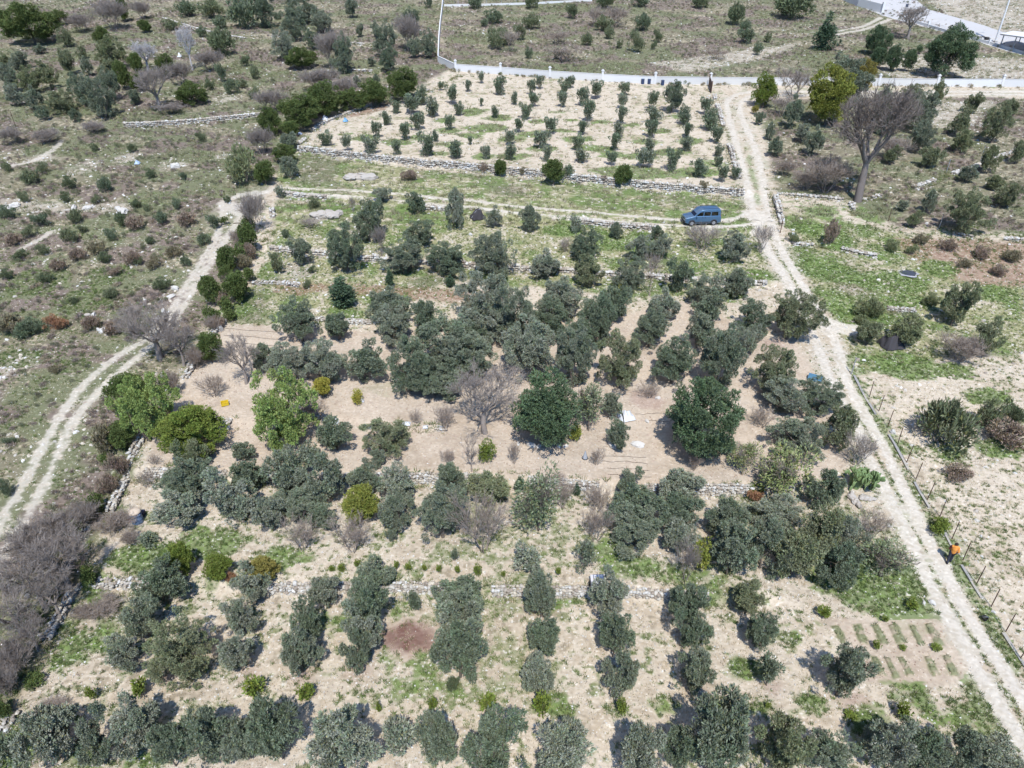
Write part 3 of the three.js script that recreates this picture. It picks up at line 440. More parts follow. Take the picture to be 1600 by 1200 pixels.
for (let v = 0; v < 3; v++) { const z = { R: 1.2, V: 0.75, cy: 0.66, n: 3400, len: 0.19, wid: 0.06, lobes: 34 }; add('low', { ...z, crown: crown(seed0++, { ...z, shape: 'flat', up: 0.7, lobe: 0.26, ragged: 1.0, spread: 0.8 }), trunk: trunkGeo(seed0++, 0.9, 0.9, 0.05, 4) }); }
for (let v = 0; v < 3; v++) { const z = { R: 1.5, V: 1.5, cy: 1.8, n: 2300, len: 0.2, wid: 0.07, lobes: 26 }, [a, b] = bareGeo(seed0++, { R: 1.4, H: 3.1, depth: 5, clear: 0.22, rad: 0.1 }); add('sparse', { ...z, crown: crown(seed0++, { ...z, pale: 0.3 }), trunk: a, twigs: b }); }
for (let v = 0; v < 3; v++) { const [a, b] = bareGeo(seed0++, { R: 1.0, H: 1.9, stems: 5, depth: 4, kids: 3, rad: 0.085, twig: 0.0055, wide: 0.7 }); add('bareShrub', { R: 1.0, H: 1.9, bare: true, trunk: a, twigs: b }); }
for (let v = 0; v < 2; v++) { const [a, b] = bareGeo(seed0++, { R: 2.6, H: 5, depth: 6, kids: 3, more: 0.62, clear: 0.2, rad: 0.22, twig: 0.0085, wide: 0.85 }); add('bareTree', { R: 2.6, H: 5, bare: true, trunk: a, twigs: b }); }
for (let v = 0; v < 2; v++) { const [a, b] = bareGeo(seed0++, { R: 0.8, H: 1.8, depth: 4, kids: 3, clear: 0.3, rad: 0.05, twig: 0.006 }); add('bareSmall', { R: 0.8, H: 1.8, bare: true, trunk: a, twigs: b }); }
for (let v = 0; v < 2; v++) { const [a, b] = bareGeo(seed0++, { R: 1.8, H: 2.2, stems: 8, depth: 4, kids: 4, rad: 0.07, twig: 0.006, wide: 0.8 }); add('thicket', { R: 1.8, H: 2.2, bare: true, trunk: a, twigs: b }); }
console.log('plant shapes done');
const pickR = rng(77);
// kind: [object name, category, prototype family, crown material, wood material]
const KIND = {
  olive: ['olive_tree', 'olive tree', 'olive', [M.olive, M.oliveB, M.oliveC, M.oliveD, M.oliveE], M.bark], oliveB: ['olive_tree', 'olive tree', 'olive', [M.oliveB, M.olive, M.oliveD, M.oliveD, M.oliveC], M.bark], oliveY: ['olive_tree', 'olive tree', 'olive', [M.oliveY, M.oliveE, M.olive], M.bark],
  young: ['young_olive_tree', 'olive tree', 'vase', [M.young, M.olive, M.oliveD], M.barkPale], carob: ['evergreen_tree', 'tree', 'dense', M.carob, M.bark], citrus: ['citrus_bush', 'bush', 'dense', M.citrus, M.bark], citrusY: ['citrus_bush', 'bush', 'dense', M.citrusY, M.bark], citrusB: ['citrus_bush', 'bush', 'dense', M.citrusB, M.bark], laurel: ['evergreen_bush', 'bush', 'dense', M.laurel, M.bark], bright: ['leafy_tree', 'tree', 'olive', M.bright, M.bark],
  sapling: ['citrus_sapling', 'sapling', 'sapling', M.citrus, M.bark], shrub: ['wild_shrub', 'shrub', 'low', [M.shrub, M.shrubB, M.shrubC], M.twigD], brushG: ['wild_shrub', 'shrub', 'low', M.brushG, M.twigB], brushB: ['brown_shrub', 'shrub', 'low', [M.brushB, M.brushC], M.twigB], rust: ['rusty_shrub', 'shrub', 'low', M.rust, M.twigB], yellow: ['yellow_bush', 'bush', 'dense', M.yellow, M.bark], light: ['almond_tree', 'tree', 'sparse', M.light, M.twigB], sparse: ['thin_crowned_tree', 'tree', 'sparse', M.sparse, M.bark], cone: ['juniper_tree', 'tree', 'cone', M.conifer, M.bark],
  bare: ['leafless_shrub', 'shrub', 'bareShrub', null, M.twig], bareB: ['leafless_shrub', 'shrub', 'bareShrub', null, M.twigB], bareTree: ['leafless_tree', 'tree', 'bareTree', null, M.twig], bareSmall: ['leafless_sapling', 'sapling', 'bareSmall', null, M.twigB], thicket: ['leafless_thicket', 'thicket', 'thicket', null, M.twig], thicketB: ['leafless_thicket', 'thicket', 'thicket', null, M.twigB], dead: ['dead_tree', 'tree', 'bareTree', null, M.dead],
};
const prints = [];                                                      // footprints, so that ground litter keeps clear
function plant(kind, [cx, cy, w, h = w * 0.9], label, grp) {
  if (kind === 'shrub') { w *= 0.94; h *= 0.94; }
  if (kind.startsWith('olive')) { w *= 0.96; } if (kind === 'young') w *= 0.92;
  const [name, category, fam, leaf, wood] = KIND[kind]; let s = survey(cx, cy);
  const R = w / 2 * s.k; let key = fam;
  if (fam === 'olive' || fam === 'dense') key = fam + (R < 0.8 ? 'S' : R < 1.75 ? 'M' : 'L');
  const list = proto[key], q = list[Math.floor(pickR() * list.length)], g = group(name);
  const sd = Math.sin(s.dep), cd = Math.cos(s.dep);
  if (q.bare) {
    s = survey(cx, cy + h * 0.42); const Hm = clamp((h * s.k - R * sd * 0.8) / cd, 0.7 * R, 4.5 * R);
    g.position.copy(s.p); g.scale.set(R / q.R, Hm / q.H, R / q.R);
    mesh('trunk', q.trunk, wood, g); mesh('twigs', q.twigs, wood, g);
  } else {
    const hh = h / 2 * s.k; const V = clamp(Math.sqrt(Math.max(hh * hh - (R * sd) ** 2, 0)) / cd, 0.62 * R, fam === 'cone' || fam === 'sapling' ? 3 * R : 1.5 * R), sy = V / q.V, lift = q.cy * sy;
    s = survey(cx, cy, lift); g.position.copy(s.p); const ell = 0.9 + pickR() * 0.22; g.scale.set(R / q.R * ell, sy * (0.94 + pickR() * 0.14), R / q.R / ell);
    mesh('trunk', q.trunk, wood, g); if (q.twigs) mesh('twigs', q.twigs, wood, g); mesh('crown', q.crown, Array.isArray(leaf) ? leaf[Math.floor(pickR() * leaf.length)] : leaf, g);
  }
  g.rotation.y = pickR() * 6.28318;
  prints.push([g.position.x, g.position.z, R]);
  return tag(g, label, category, grp);
}
// a run of plants, counted away from a landmark; from = 1: counted from large x, -1: from small x
function run(kind, look, from, where, list, grp, side = 1) {
  const order = list.map((e, i) => [e[0] * -side, i]).sort((a, b) => a[0] - b[0]);
  const count = (l) => l.split(/[\s,]+/).length;
  order.forEach(([, i], k) => { let l = list.length === 1 ? `${look} ${where}` : `${look}, ${ordinal(k + 1)} from ${from} ${where}`; if (count(l) > 16) l = l.replace('the long dirt track', 'the track'); if (count(l) > 16) l = l.replace('the white boundary wall', 'the white wall'); if (count(l) > 16) console.log('long label', l); plant(kind, list[i], l, grp ?? look + 's ' + where); });
}
const T = 'the long dirt track', WEST = 'the scrub track';
const one = (kind, e, label) => plant(kind, e, label);
// front row, cut by the frame
run('olive', 'grey-green olive tree', T, 'in the frontmost orchard row', [[8, 1168, 47, 55], [75, 1152, 94, 88], [150, 1160, 63, 90], [213, 1138, 81, 84], [262, 1165, 63, 70], [318, 1150, 81, 110], [375, 1160, 63, 90], [425, 1150, 81, 92], [528, 1158, 106, 112], [622, 1155, 49, 108], [685, 1160, 65, 92], [772, 1168, 94, 104], [877, 1180, 106, 100], [1000, 1176, 77, 84], [1062, 1170, 65, 90], [1128, 1158, 104, 116], [1225, 1162, 86, 100], [1296, 1178, 81, 74], [1388, 1165, 76, 90], [1440, 1178, 86, 86], [1500, 1175, 72, 76], [1552, 1185, 77, 66]]);
run('olive', 'grey-green olive tree', T, 'in the second row, nearest rank', [[192, 1022, 60, 59], [280, 1018, 100, 95], [368, 1023, 58, 59], [464, 1018, 62, 77], [560, 1016, 52, 70], [718, 1020, 78, 86], [841, 1056, 64, 66], [974, 1053, 62, 66], [1088, 1048, 68, 73], [1203, 1052, 40, 46], [1323, 1050, 72, 84]]);
run('oliveB', 'dark grey-green olive tree', T, 'in the second row, middle rank', [[222, 968, 64, 64], [373, 965, 58, 59], [480, 970, 52, 66], [574, 948, 70, 77], [566, 986, 60, 70], [715, 955, 76, 75], [717, 990, 78, 75], [847, 994, 58, 59], [960, 992, 56, 73], [1082, 983, 62, 66], [1187, 986, 54, 59]]);
run('olive', 'grey-green olive tree', T, 'in the second row, along the low wall', [[250, 912, 76, 77], [392, 915, 58, 57], [505, 927, 48, 51], [582, 908, 74, 64], [716, 930, 74, 64], [844, 927, 62, 73], [954, 933, 62, 70], [1074, 946, 62, 64], [1166, 937, 56, 53]]);
one('young', [647, 940, 24, 34], 'small open sapling beside the reddish bare patch');
one('shrub', [707, 1070, 22, 24], 'low green weed clump under the widest second-row olive');
run('sapling', 'small glossy citrus sapling', T, 'between the two front olive rows', [[143, 1085, 13, 22], [217, 1077, 22, 30], [399, 1075, 28, 30], [476, 1082, 22, 26], [592, 1105, 9, 14], [675, 1100, 12, 20], [760, 1097, 24, 30], [848, 1102, 24, 32], [972, 1107, 15, 24], [1412, 1113, 20, 26], [1330, 1118, 16, 14], [1200, 1103, 8, 10]]);
run('sapling', 'tiny citrus sapling', T, 'planted just above the low stone wall', [[519, 888, 8, 10], [534, 887, 10, 13], [559, 881, 9, 13], [619, 885, 8, 13], [638, 886, 10, 12], [663, 888, 8, 12], [685, 889, 8, 12], [715, 891, 9, 12], [747, 892, 10, 18], [787, 898, 7, 10], [873, 893, 9, 13]]);
run('sapling', 'small dark shrublet', T, 'around the vegetable beds', [[1289, 958, 19, 19], [1370, 1009, 12, 13], [1427, 944, 18, 18], [1384, 968, 9, 10], [1464, 1012, 14, 12], [1412, 1012, 10, 9]]);
run('citrus', 'rounded glossy citrus bush', T, 'above the low stone wall', [[283, 877, 40, 45], [338, 887, 42, 40]]);
one('citrusB', [412, 890, 46, 42], 'yellow-brown citrus bush above the low stone wall');
one('rust', [360, 902, 18, 16], 'small orange-brown dry clump beside the yellow-brown citrus bush');
// third row
run('olive', 'grey-green olive tree', T, 'in the third orchard row', [[300, 715, 50, 54], [288, 752, 84, 74], [284, 792, 76, 62], [384, 745, 56, 54], [362, 782, 74, 74], [420, 805, 52, 50], [452, 742, 74, 70], [506, 750, 74, 76], [462, 788, 80, 60], [500, 805, 58, 46], [568, 752, 56, 52], [621, 758, 64, 60], [617, 802, 62, 62], [704, 750, 56, 50], [690, 800, 80, 84], [765, 763, 68, 50], [985, 756, 42, 44], [996, 795, 76, 66], [988, 828, 90, 72], [1062, 764, 74, 58], [1060, 802, 66, 62], [1060, 842, 54, 54], [1136, 812, 66, 66], [1146, 855, 80, 84], [1212, 800, 84, 64], [1202, 850, 74, 80], [1244, 872, 78, 76], [1284, 842, 76, 84], [1312, 880, 76, 72], [1320, 838, 54, 60], [1292, 765, 62, 58]]);
one('citrusY', [562, 792, 54, 56], 'yellow-green citrus tree between third-row olives');
run('bareB', 'rounded leafless fruit shrub', T, 'in front of the third-row olives', [[475, 836, 56, 56], [553, 836, 64, 62], [757, 822, 84, 96], [880, 775, 36, 48], [933, 778, 50, 46], [930, 820, 48, 58]]);
one('sparse', [842, 785, 68, 82], 'thin-crowned olive with slender trunk beside leafless fruit shrubs');
run('young', 'slim young sapling', T, 'in front of the leafless fruit shrubs', [[612, 838, 18, 34], [712, 868, 16, 36]]);
run('oliveB', 'small rounded olive', T, 'standing alone above the low stone wall', [[823, 873, 38, 42], [914, 870, 33, 46]]);
one('citrusY', [1097, 870, 34, 50], 'yellowish citrus bush beside the dark leafless shrub');
one('bare', [1070, 880, 42, 64], 'dark leafless shrub below the paired third-row olives');
run('cone', 'tiny dark juniper', T, 'on the tilled soil wall', [[812, 757, 14, 22], [901, 765, 12, 18]]);
one('rust', [1180, 776, 32, 24], 'reddish-brown shrub behind the third-row olives');
one('citrus', [1182, 766, 26, 18], 'green citrus bush behind the reddish-brown shrub');
one('light', [1230, 738, 78, 84], 'light yellow-green almond tree behind the third-row olives');
one('sparse', [1385, 876, 76, 64], 'thin grey-green tree at the end of the third row, beside the track');
one('bareB', [1358, 822, 50, 56], 'leafless fruit tree between prickly pear and third row');
one('olive', [232, 842, 28, 24], 'small olive below the blue barrel');
one('bare', [231, 750, 26, 28], 'spiky dry shrub beside the ruined stone wall');
one('citrus', [1466, 820, 32, 28], 'small green bush growing on the fence kerb');
// around the tilled soil
one('bright', [440, 643, 100, 108], 'bright green feathery tree on the tilled soil');
one('bright', [226, 640, 92, 92], 'bright green tree in the hedge beside the scrub track');
run('laurel', 'dark yellow-green hedge bush', T, 'around the bright green hedge tree', [[192, 615, 46, 56], [188, 680, 40, 44], [212, 605, 40, 40]]);
one('citrus', [300, 674, 100, 70], 'dense dark yellow-green citrus bush, widest on the tilled soil');
run('olive', 'small olive tree', T, 'on the open tilled soil', [[378, 706, 38, 32], [520, 683, 60, 50], [484, 708, 28, 30], [604, 682, 76, 58], [588, 716, 36, 30], [966, 680, 46, 42], [1138, 702, 30, 22], [955, 634, 34, 38]]);
one('carob', [852, 642, 104, 104], 'large dark evergreen tree with white stones at its foot');
one('carob', [1101, 656, 108, 114], 'largest rounded dark evergreen tree on the tilled soil');
one('citrusY', [897, 675, 22, 28], 'yellow-green shoots at the foot of the large dark evergreen');
one('bareTree', [758, 628, 114, 116], 'large grey leafless tree with dark trunk on the tilled soil');
one('sparse', [922, 637, 46, 80], 'thin half-bare tree beside the large dark evergreen');
run('bareB', 'small leafless shrub', T, 'on the tilled soil', [[697, 652, 38, 42], [650, 652, 26, 22], [700, 714, 24, 26], [1015, 610, 36, 28], [1188, 652, 38, 36], [1084, 720, 30, 34], [932, 715, 24, 28], [803, 710, 22, 36], [335, 603, 44, 40], [872, 745, 28, 14], [490, 640, 40, 40], [243, 718, 22, 18]]);
one('bareSmall', [737, 712, 34, 60], 'thin leafless sapling beside the dark loquat');
one('citrus', [760, 708, 27, 32], 'small dark glossy loquat beside the leafless sapling');
one('light', [1165, 717, 42, 48], 'pale yellow-green almond sapling by the rounded evergreen');
one('yellow', [503, 605, 32, 30], 'bright yellow-green bush behind the bright green tree');
one('yellow', [560, 621, 20, 22], 'small yellowish bush with a white bag beside it');
run('olive', 'grey-green olive tree', T, 'along the edge of the tilled soil', [[1248, 682, 90, 58], [1312, 668, 58, 62], [1228, 618, 74, 56], [1280, 622, 70, 52]]);
one('bare', [1337, 702, 50, 58], 'dark leafless shrub on the verge above the prickly pear');
one('bareTree', [385, 566, 60, 80], 'pale leafless tree in the corner of the tilled plot');
// dense middle grove
run('olive', 'dense olive tree', T, 'in the front of the middle grove', [[412, 558, 48, 44], [448, 565, 76, 62], [508, 565, 70, 64], [570, 568, 60, 62], [640, 572, 78, 76], [690, 545, 112, 86], [732, 560, 92, 72], [660, 596, 74, 46], [700, 604, 60, 44], [830, 552, 90, 80], [900, 560, 62, 78], [970, 562, 70, 80], [1055, 562, 76, 72], [1128, 565, 74, 82], [1212, 582, 66, 66]]);
run('oliveB', 'dense olive tree', T, 'in the back of the middle grove', [[467, 503, 66, 60], [524, 511, 44, 40], [606, 478, 74, 58], [612, 510, 64, 50], [663, 500, 52, 50], [762, 474, 94, 78], [752, 512, 84, 60], [806, 498, 66, 82], [876, 464, 78, 62], [860, 502, 74, 58], [935, 505, 60, 68], [962, 478, 54, 52], [1018, 512, 62, 58], [1038, 480, 54, 50], [1097, 515, 52, 54], [1110, 480, 54, 48], [1146, 538, 62, 58], [1173, 528, 34, 42], [1180, 495, 58, 54], [725, 520, 70, 50], [905, 525, 60, 50]]);
one('cone', [533, 458, 34, 42], 'pointed juniper above the tan tilled plot');
run('cone', 'small dark juniper', T, 'on the reddish bank', [[609, 437, 12, 28], [703, 440, 12, 16]]);
one('yellow', [972, 450, 10, 17], 'small orange-yellow plant above the middle grove');
one('bareSmall', [1015, 437, 28, 60], 'leafless sapling with dark stem above the middle grove');
one('olive', [1245, 492, 82, 74], 'leaning olive with pale trunks at the bend of the track');
// terrace below the car
run('olive', 'rounded olive tree', T, 'in the row along the middle terrace wall', [[431, 411, 25, 29], [468, 393, 40, 40], [538, 388, 60, 64], [630, 402, 60, 48], [698, 405, 64, 46], [770, 401, 68, 62], [852, 415, 50, 40], [920, 422, 46, 48], [985, 428, 54, 46], [1062, 432, 44, 46], [1105, 454, 58, 44], [1152, 443, 50, 44]]);
run('oliveB', 'rounded olive tree', T, 'on the grassy terrace below the blue car', [[578, 345, 52, 54], [655, 365, 50, 34], [649, 316, 31, 30], [711, 328, 35, 52], [771, 340, 27, 29], [828, 342, 31, 37], [900, 350, 19, 24], [963, 360, 25, 24], [1027, 364, 27, 22], [914, 382, 50, 44], [1000, 390, 40, 36], [1032, 386, 36, 34], [1150, 386, 46, 42], [598, 305, 30, 16]]);
run('bare', 'grey leafless shrub', T, 'on the grassy terrace below the blue car', [[596, 380, 26, 48], [552, 322, 12, 24], [1020, 410, 28, 24], [1095, 372, 64, 44], [1188, 376, 36, 44], [884, 384, 26, 22], [485, 348, 40, 18]]);
run('shrub', 'low dark shrub', T, 'among terrace weeds above the tan tilled plot', [[487, 422, 14, 14], [480, 445, 16, 14], [702, 440, 18, 12], [610, 396, 10, 12], [446, 366, 14, 14], [490, 318, 22, 18]]);
// upper walled orchard
const UP = 'the orchard-side wall of the track';
run('young', 'young upright olive', 'the descending track', 'in the upper orchard, front rank', [[509, 217, 24, 20], [540, 225, 17, 20], [577, 228, 27, 26], [620, 230, 17, 28], [665, 227, 29, 32], [712, 235, 25, 24], [759, 240, 16, 18], [797, 238, 19, 24], [853, 240, 18, 24], [908, 244, 23, 20], [958, 248, 19, 22], [1002, 250, 21, 26], [1016, 250, 19, 28], [1050, 250, 25, 34], [1093, 265, 25, 24], [1132, 273, 21, 24], [1149, 272, 17, 18]]);
run('young', 'young upright olive', 'the descending track', 'in the upper orchard, second rank', [[588, 204, 18, 22], [633, 207, 21, 24], [653, 190, 24, 26], [702, 192, 17, 22], [735, 220, 10, 12], [680, 213, 12, 16], [795, 215, 20, 22], [812, 197, 18, 19], [846, 218, 27, 26], [862, 198, 22, 24], [903, 223, 21, 22], [910, 200, 19, 20], [961, 223, 21, 24], [966, 203, 18, 22], [1015, 226, 19, 20], [1018, 203, 21, 24], [1074, 226, 23, 20], [1074, 205, 20, 22], [1120, 212, 21, 24], [1123, 235, 17, 18], [1123, 253, 15, 16]]);
run('young', 'young upright olive', 'the descending track', 'in the upper orchard, third rank', [[603, 185, 17, 20], [617, 167, 17, 20], [643, 165, 32, 27], [675, 168, 23, 28], [717, 171, 17, 18], [773, 176, 14, 16], [752, 160, 9, 12], [820, 175, 21, 22], [836, 157, 21, 18], [879, 157, 18, 20], [920, 175, 23, 28], [971, 182, 20, 24], [972, 160, 17, 20], [1022, 180, 25, 24], [1070, 182, 22, 24], [1111, 188, 25, 30], [1104, 168, 21, 22]]);
run('young', 'young upright olive', 'the descending track', 'in the upper orchard, back rank', [[659, 150, 21, 26], [688, 135, 11, 12], [705, 150, 21, 26], [731, 135, 14, 16], [751, 122, 12, 16], [782, 135, 22, 26], [804, 155, 12, 20], [831, 138, 15, 20], [843, 130, 14, 18], [880, 137, 18, 20], [891, 130, 16, 16], [911, 152, 21, 26], [930, 142, 22, 24], [976, 140, 19, 18], [1019, 158, 18, 24]]);
one('olive', [1053, 152, 38, 38], 'largest olive of the upper orchard, near the white boundary wall');
run('laurel', 'dark bush', 'the descending track', 'in front of the tall stone retaining wall', [[781, 263, 20, 22], [866, 270, 33, 34], [973, 276, 28, 30]]);
one('olive', [888, 270, 16, 26], 'small grey olive between dark bushes at the retaining wall');
run('brushB', 'small brown shrub', 'the descending track', 'on the bank below the retaining wall', [[818, 268, 16, 11], [944, 279, 12, 10], [755, 262, 20, 8], [640, 275, 24, 14], [1100, 290, 16, 10]]);
// hedge between orchard and scrub
run('laurel', 'dark evergreen hedge bush', 'the white boundary wall', 'beside the upper orchard', [[628, 132, 48, 38], [582, 147, 50, 30], [547, 155, 40, 30], [505, 157, 54, 42], [467, 175, 60, 42], [422, 190, 38, 34], [453, 203, 28, 20], [445, 240, 38, 26], [412, 270, 32, 32]]);
run('olive', 'small olive', 'the white boundary wall', 'in the hedge beside the upper orchard', [[453, 222, 30, 26], [452, 260, 29, 30], [436, 300, 16, 18]]);
run('thicket', 'purple-grey leafless thicket', 'the white boundary wall', 'in the hedge', [[425, 162, 46, 34], [500, 128, 56, 34], [538, 140, 46, 28], [410, 225, 36, 40], [400, 340, 36, 60], [520, 85, 46, 52], [640, 60, 44, 50]]);
run('laurel', 'bright-leaved hedge bush', 'the white boundary wall', 'along the scrub track', [[388, 372, 28, 44], [355, 410, 28, 46], [330, 456, 30, 48], [370, 452, 40, 40], [326, 545, 38, 42], [358, 492, 20, 18], [350, 345, 14, 12]]);
run('bareTree', 'purple leafless tree', 'the scrub track bend', 'over the scrub track', [[250, 522, 92, 92], [212, 508, 56, 54], [288, 540, 58, 76]]);
run('brushB', 'brown bracken clump', 'the scrub track bend', 'on the bank beside the hedge', [[378, 412, 30, 22], [350, 470, 24, 24], [388, 395, 26, 26], [340, 505, 20, 20], [165, 690, 44, 46], [190, 640, 36, 40], [185, 730, 34, 40], [170, 760, 30, 30]]);
run('laurel', 'small hedge bush', 'the hedge top', 'on the bank by the scrub track', [[352, 430, 24, 26], [330, 494, 24, 26], [350, 476, 22, 24], [372, 398, 22, 26], [388, 352, 20, 24], [388, 430, 20, 22]]);
run('thicketB', 'brown leafless hedge shrub', 'the hedge top', 'on the bank by the scrub track', [[362, 440, 26, 24], [335, 508, 26, 26], [376, 376, 24, 30], [308, 562, 30, 36], [270, 602, 32, 40], [262, 650, 28, 28]]);
// grey thicket, near side
run('thicket', 'large purple-grey leafless thicket', T, 'outside the ruined stone wall', [[62, 842, 90, 64], [105, 820, 60, 46], [35, 1020, 64, 60], [16, 1065, 48, 56], [140, 800, 46, 40]]);
run('bareTree', 'tall grey leafless tree', T, 'outside the ruined stone wall', [[112, 878, 92, 104], [70, 905, 92, 104], [36, 955, 76, 92], [98, 930, 66, 84], [60, 985, 60, 70], [22, 905, 60, 70]]);
run('laurel', 'green bush', T, 'tangled in the grey thicket', [[150, 785, 26, 30], [115, 825, 26, 26], [55, 965, 30, 26], [52, 1066, 30, 22], [5, 1106, 26, 34], [140, 900, 26, 36], [165, 715, 20, 14]]);
one('thicketB', [130, 955, 30, 22], 'low reddish thicket at the wall corner');
run('thicketB', 'pale heap of pruned twigs', T, 'beside the ruined stone wall', [[185, 812, 56, 36], [205, 840, 30, 24], [165, 945, 56, 26], [80, 1105, 50, 26]]);
// upper left grove and slope
const CY = 'the tall dead tree';
run('olive', 'slope olive', CY, 'in the grassy grove, front rank', [[20, 148, 28, 30], [52, 153, 27, 34], [94, 158, 42, 32], [125, 140, 36, 42], [153, 152, 46, 50], [170, 135, 34, 36], [209, 152, 24, 20], [67, 177, 22, 18], [116, 180, 20, 18]]);
run('oliveY', 'slope olive', CY, 'in the grassy grove, back rank', [[6, 93, 20, 18], [30, 95, 32, 22], [14, 122, 30, 38], [43, 125, 38, 36], [72, 116, 28, 38], [103, 98, 25, 32], [135, 103, 22, 26], [128, 82, 17, 16], [172, 82, 48, 40], [170, 110, 28, 24], [101, 58, 26, 24], [61, 76, 20, 14]]);
run('laurel', 'dark evergreen', CY, 'in the grassy grove', [[45, 38, 70, 46], [3, 30, 18, 42], [190, 16, 19, 28], [160, 57, 27, 24], [190, 118, 24, 36], [212, 100, 20, 52], [257, 103, 28, 28], [298, 148, 44, 28], [225, 41, 20, 16], [92, 28, 26, 18], [215, 130, 22, 22]]);
one('bareTree', [252, 147, 58, 64], 'half-bare grey tree leaning below the tall dead tree');
one('dead', [301, 72, 24, 90], 'tall dead tree with bleached trunk on the upper slope');
one('dead', [232, 94, 40, 42], 'bleached dead tree with spreading branches in the grove');
run('thicket', 'leafless brush', CY, 'around the grassy grove', [[180, 30, 50, 40], [130, 40, 40, 26], [330, 100, 40, 30], [285, 120, 34, 34], [225, 20, 30, 24], [150, 200, 40, 18], [75, 215, 46, 22], [20, 215, 40, 26], [270, 172, 40, 14]]);
run('shrub', 'dark slope bush', CY, 'high on the upper slope', [[291, 15, 34, 22], [330, 16, 38, 26], [344, 36, 26, 18], [380, 22, 50, 46], [315, 51, 17, 15], [346, 70, 40, 36], [266, 40, 24, 16], [345, 116, 19, 30], [361, 137, 24, 22], [383, 97, 18, 16], [396, 147, 18, 18], [378, 131, 18, 14], [398, 115, 15, 20], [327, 134, 16, 16]], null, -1);
run('oliveB', 'slope tree', 'the white boundary wall', 'high on the slope above the hedge', [[413, 15, 40, 42], [470, 15, 54, 34], [460, 38, 36, 38], [505, 34, 40, 26], [548, 14, 22, 22], [643, 28, 28, 24], [562, 48, 14, 16], [587, 47, 17, 18], [600, 62, 38, 42], [605, 92, 30, 30], [535, 85, 32, 56], [442, 70, 37, 38], [487, 62, 28, 24], [668, 70, 30, 32], [648, 75, 22, 26], [670, 4, 14, 12], [512, 123, 14, 16], [588, 124, 14, 14], [557, 127, 14, 16], [580, 97, 14, 12]]);
one('laurel', [470, 90, 44, 26], 'dark green evergreen below the high stone wall');
// beyond the white wall
const GATE = 'the concrete road';
run('shrub', 'dark rounded bush', GATE, 'beyond the white boundary wall', [[743, 6, 26, 16], [772, 27, 32, 20], [757, 36, 14, 12], [776, 64, 32, 28], [830, 35, 29, 22], [812, 52, 24, 24], [830, 5, 24, 18], [893, 20, 23, 20], [943, 38, 30, 22], [1005, 37, 27, 24], [952, 53, 16, 17], [918, 63, 18, 18], [995, 68, 24, 30], [826, 84, 14, 16], [872, 86, 14, 15], [946, 3, 32, 18], [1028, 58, 16, 18], [1150, 25, 30, 30], [1165, 42, 18, 16], [1165, 58, 34, 16], [1184, 77, 14, 20], [1240, 12, 58, 28], [1022, 72, 12, 12], [968, 70, 12, 12], [1000, 2, 30, 12], [1095, 4, 30, 14], [1200, 60, 12, 14], [790, 60, 26, 24]]);
run('bareB', 'brown leafless bush', GATE, 'beyond the white boundary wall', [[960, 30, 56, 30], [930, 30, 30, 28], [800, 68, 30, 30], [880, 90, 60, 14], [1120, 88, 40, 12], [870, 62, 50, 14]]);
one('cone', [1292, 52, 29, 42], 'pointed dark conifer on the slope below the concrete road');
run('carob', 'dark green tree', 'the white shelter', 'on the pale bank below the road', [[1374, 62, 34, 38], [1371, 90, 21, 26], [1396, 92, 27, 30], [1423, 95, 18, 28], [1485, 82, 64, 58], [1437, 77, 10, 12]]);
one('bareTree', [1418, 42, 42, 46], 'leafless tree in front of the concrete road');
// right of the descending track
one('citrus', [1196, 142, 35, 42], 'bright green bush beside the track junction');
one('citrusY', [1298, 152, 64, 66], 'large yellow-green tree below the white boundary wall');
one('oliveY', [1328, 124, 66, 60], 'large grey olive overlapping the white boundary wall');
one('citrusB', [1352, 118, 30, 36], 'yellow-brown crown behind the large grey olive');
run('bare', 'purple leafless bush', T, 'below the white boundary wall', [[1240, 135, 56, 44], [1220, 168, 44, 30], [1320, 170, 40, 36]]);
KIND.bigBare = ['leafless_tree', 'tree', 'bareTree', null, M.twigD];
one('bigBare', [1340, 244, 106, 168], 'large leafless tree with massive trunk beside the pale wall');
run('thicketB', 'brown leafless shrub', T, 'around the large leafless tree', [[1288, 278, 72, 56], [1258, 285, 40, 30], [1390, 235, 44, 34], [1225, 265, 30, 24]]);
run('oliveB', 'wild olive', T, 'on the brown slope below the white wall', [[1241, 175, 31, 42], [1255, 207, 27, 28], [1273, 222, 31, 38], [1204, 205, 17, 24], [1212, 228, 25, 28], [1385, 185, 38, 42], [1187, 186, 16, 16]]);
one('citrusB', [1180, 172, 12, 12], 'tiny yellow bush beside the descending track');
run('oliveY', 'slim slope olive', 'the frame edge', 'on the stony slope under the white wall', [[1385, 152, 31, 26], [1423, 150, 38, 30], [1440, 174, 52, 50], [1468, 145, 21, 40], [1440, 215, 39, 40], [1455, 247, 33, 28], [1395, 243, 27, 24], [1522, 160, 27, 28], [1580, 168, 23, 22], [1503, 190, 29, 38], [1505, 222, 35, 30], [1560, 190, 40, 52], [1548, 248, 31, 38], [1592, 237, 28, 32], [1512, 272, 29, 24], [1555, 285, 29, 22]]);
run('oliveY', 'meadow olive', T, 'in the green meadow', [[1430, 343, 22, 24], [1452, 315, 29, 32], [1515, 333, 62, 58], [1575, 305, 44, 34], [1355, 521, 44, 34], [1420, 517, 50, 44], [1498, 476, 52, 60], [1545, 528, 44, 54], [1412, 322, 20, 16]]);
one('thicketB', [1498, 545, 66, 46], 'brown-purple thicket behind the leaning meadow olive');
one('brushB', [1299, 366, 24, 40], 'single reddish dry shrub on the band of heaped stones');
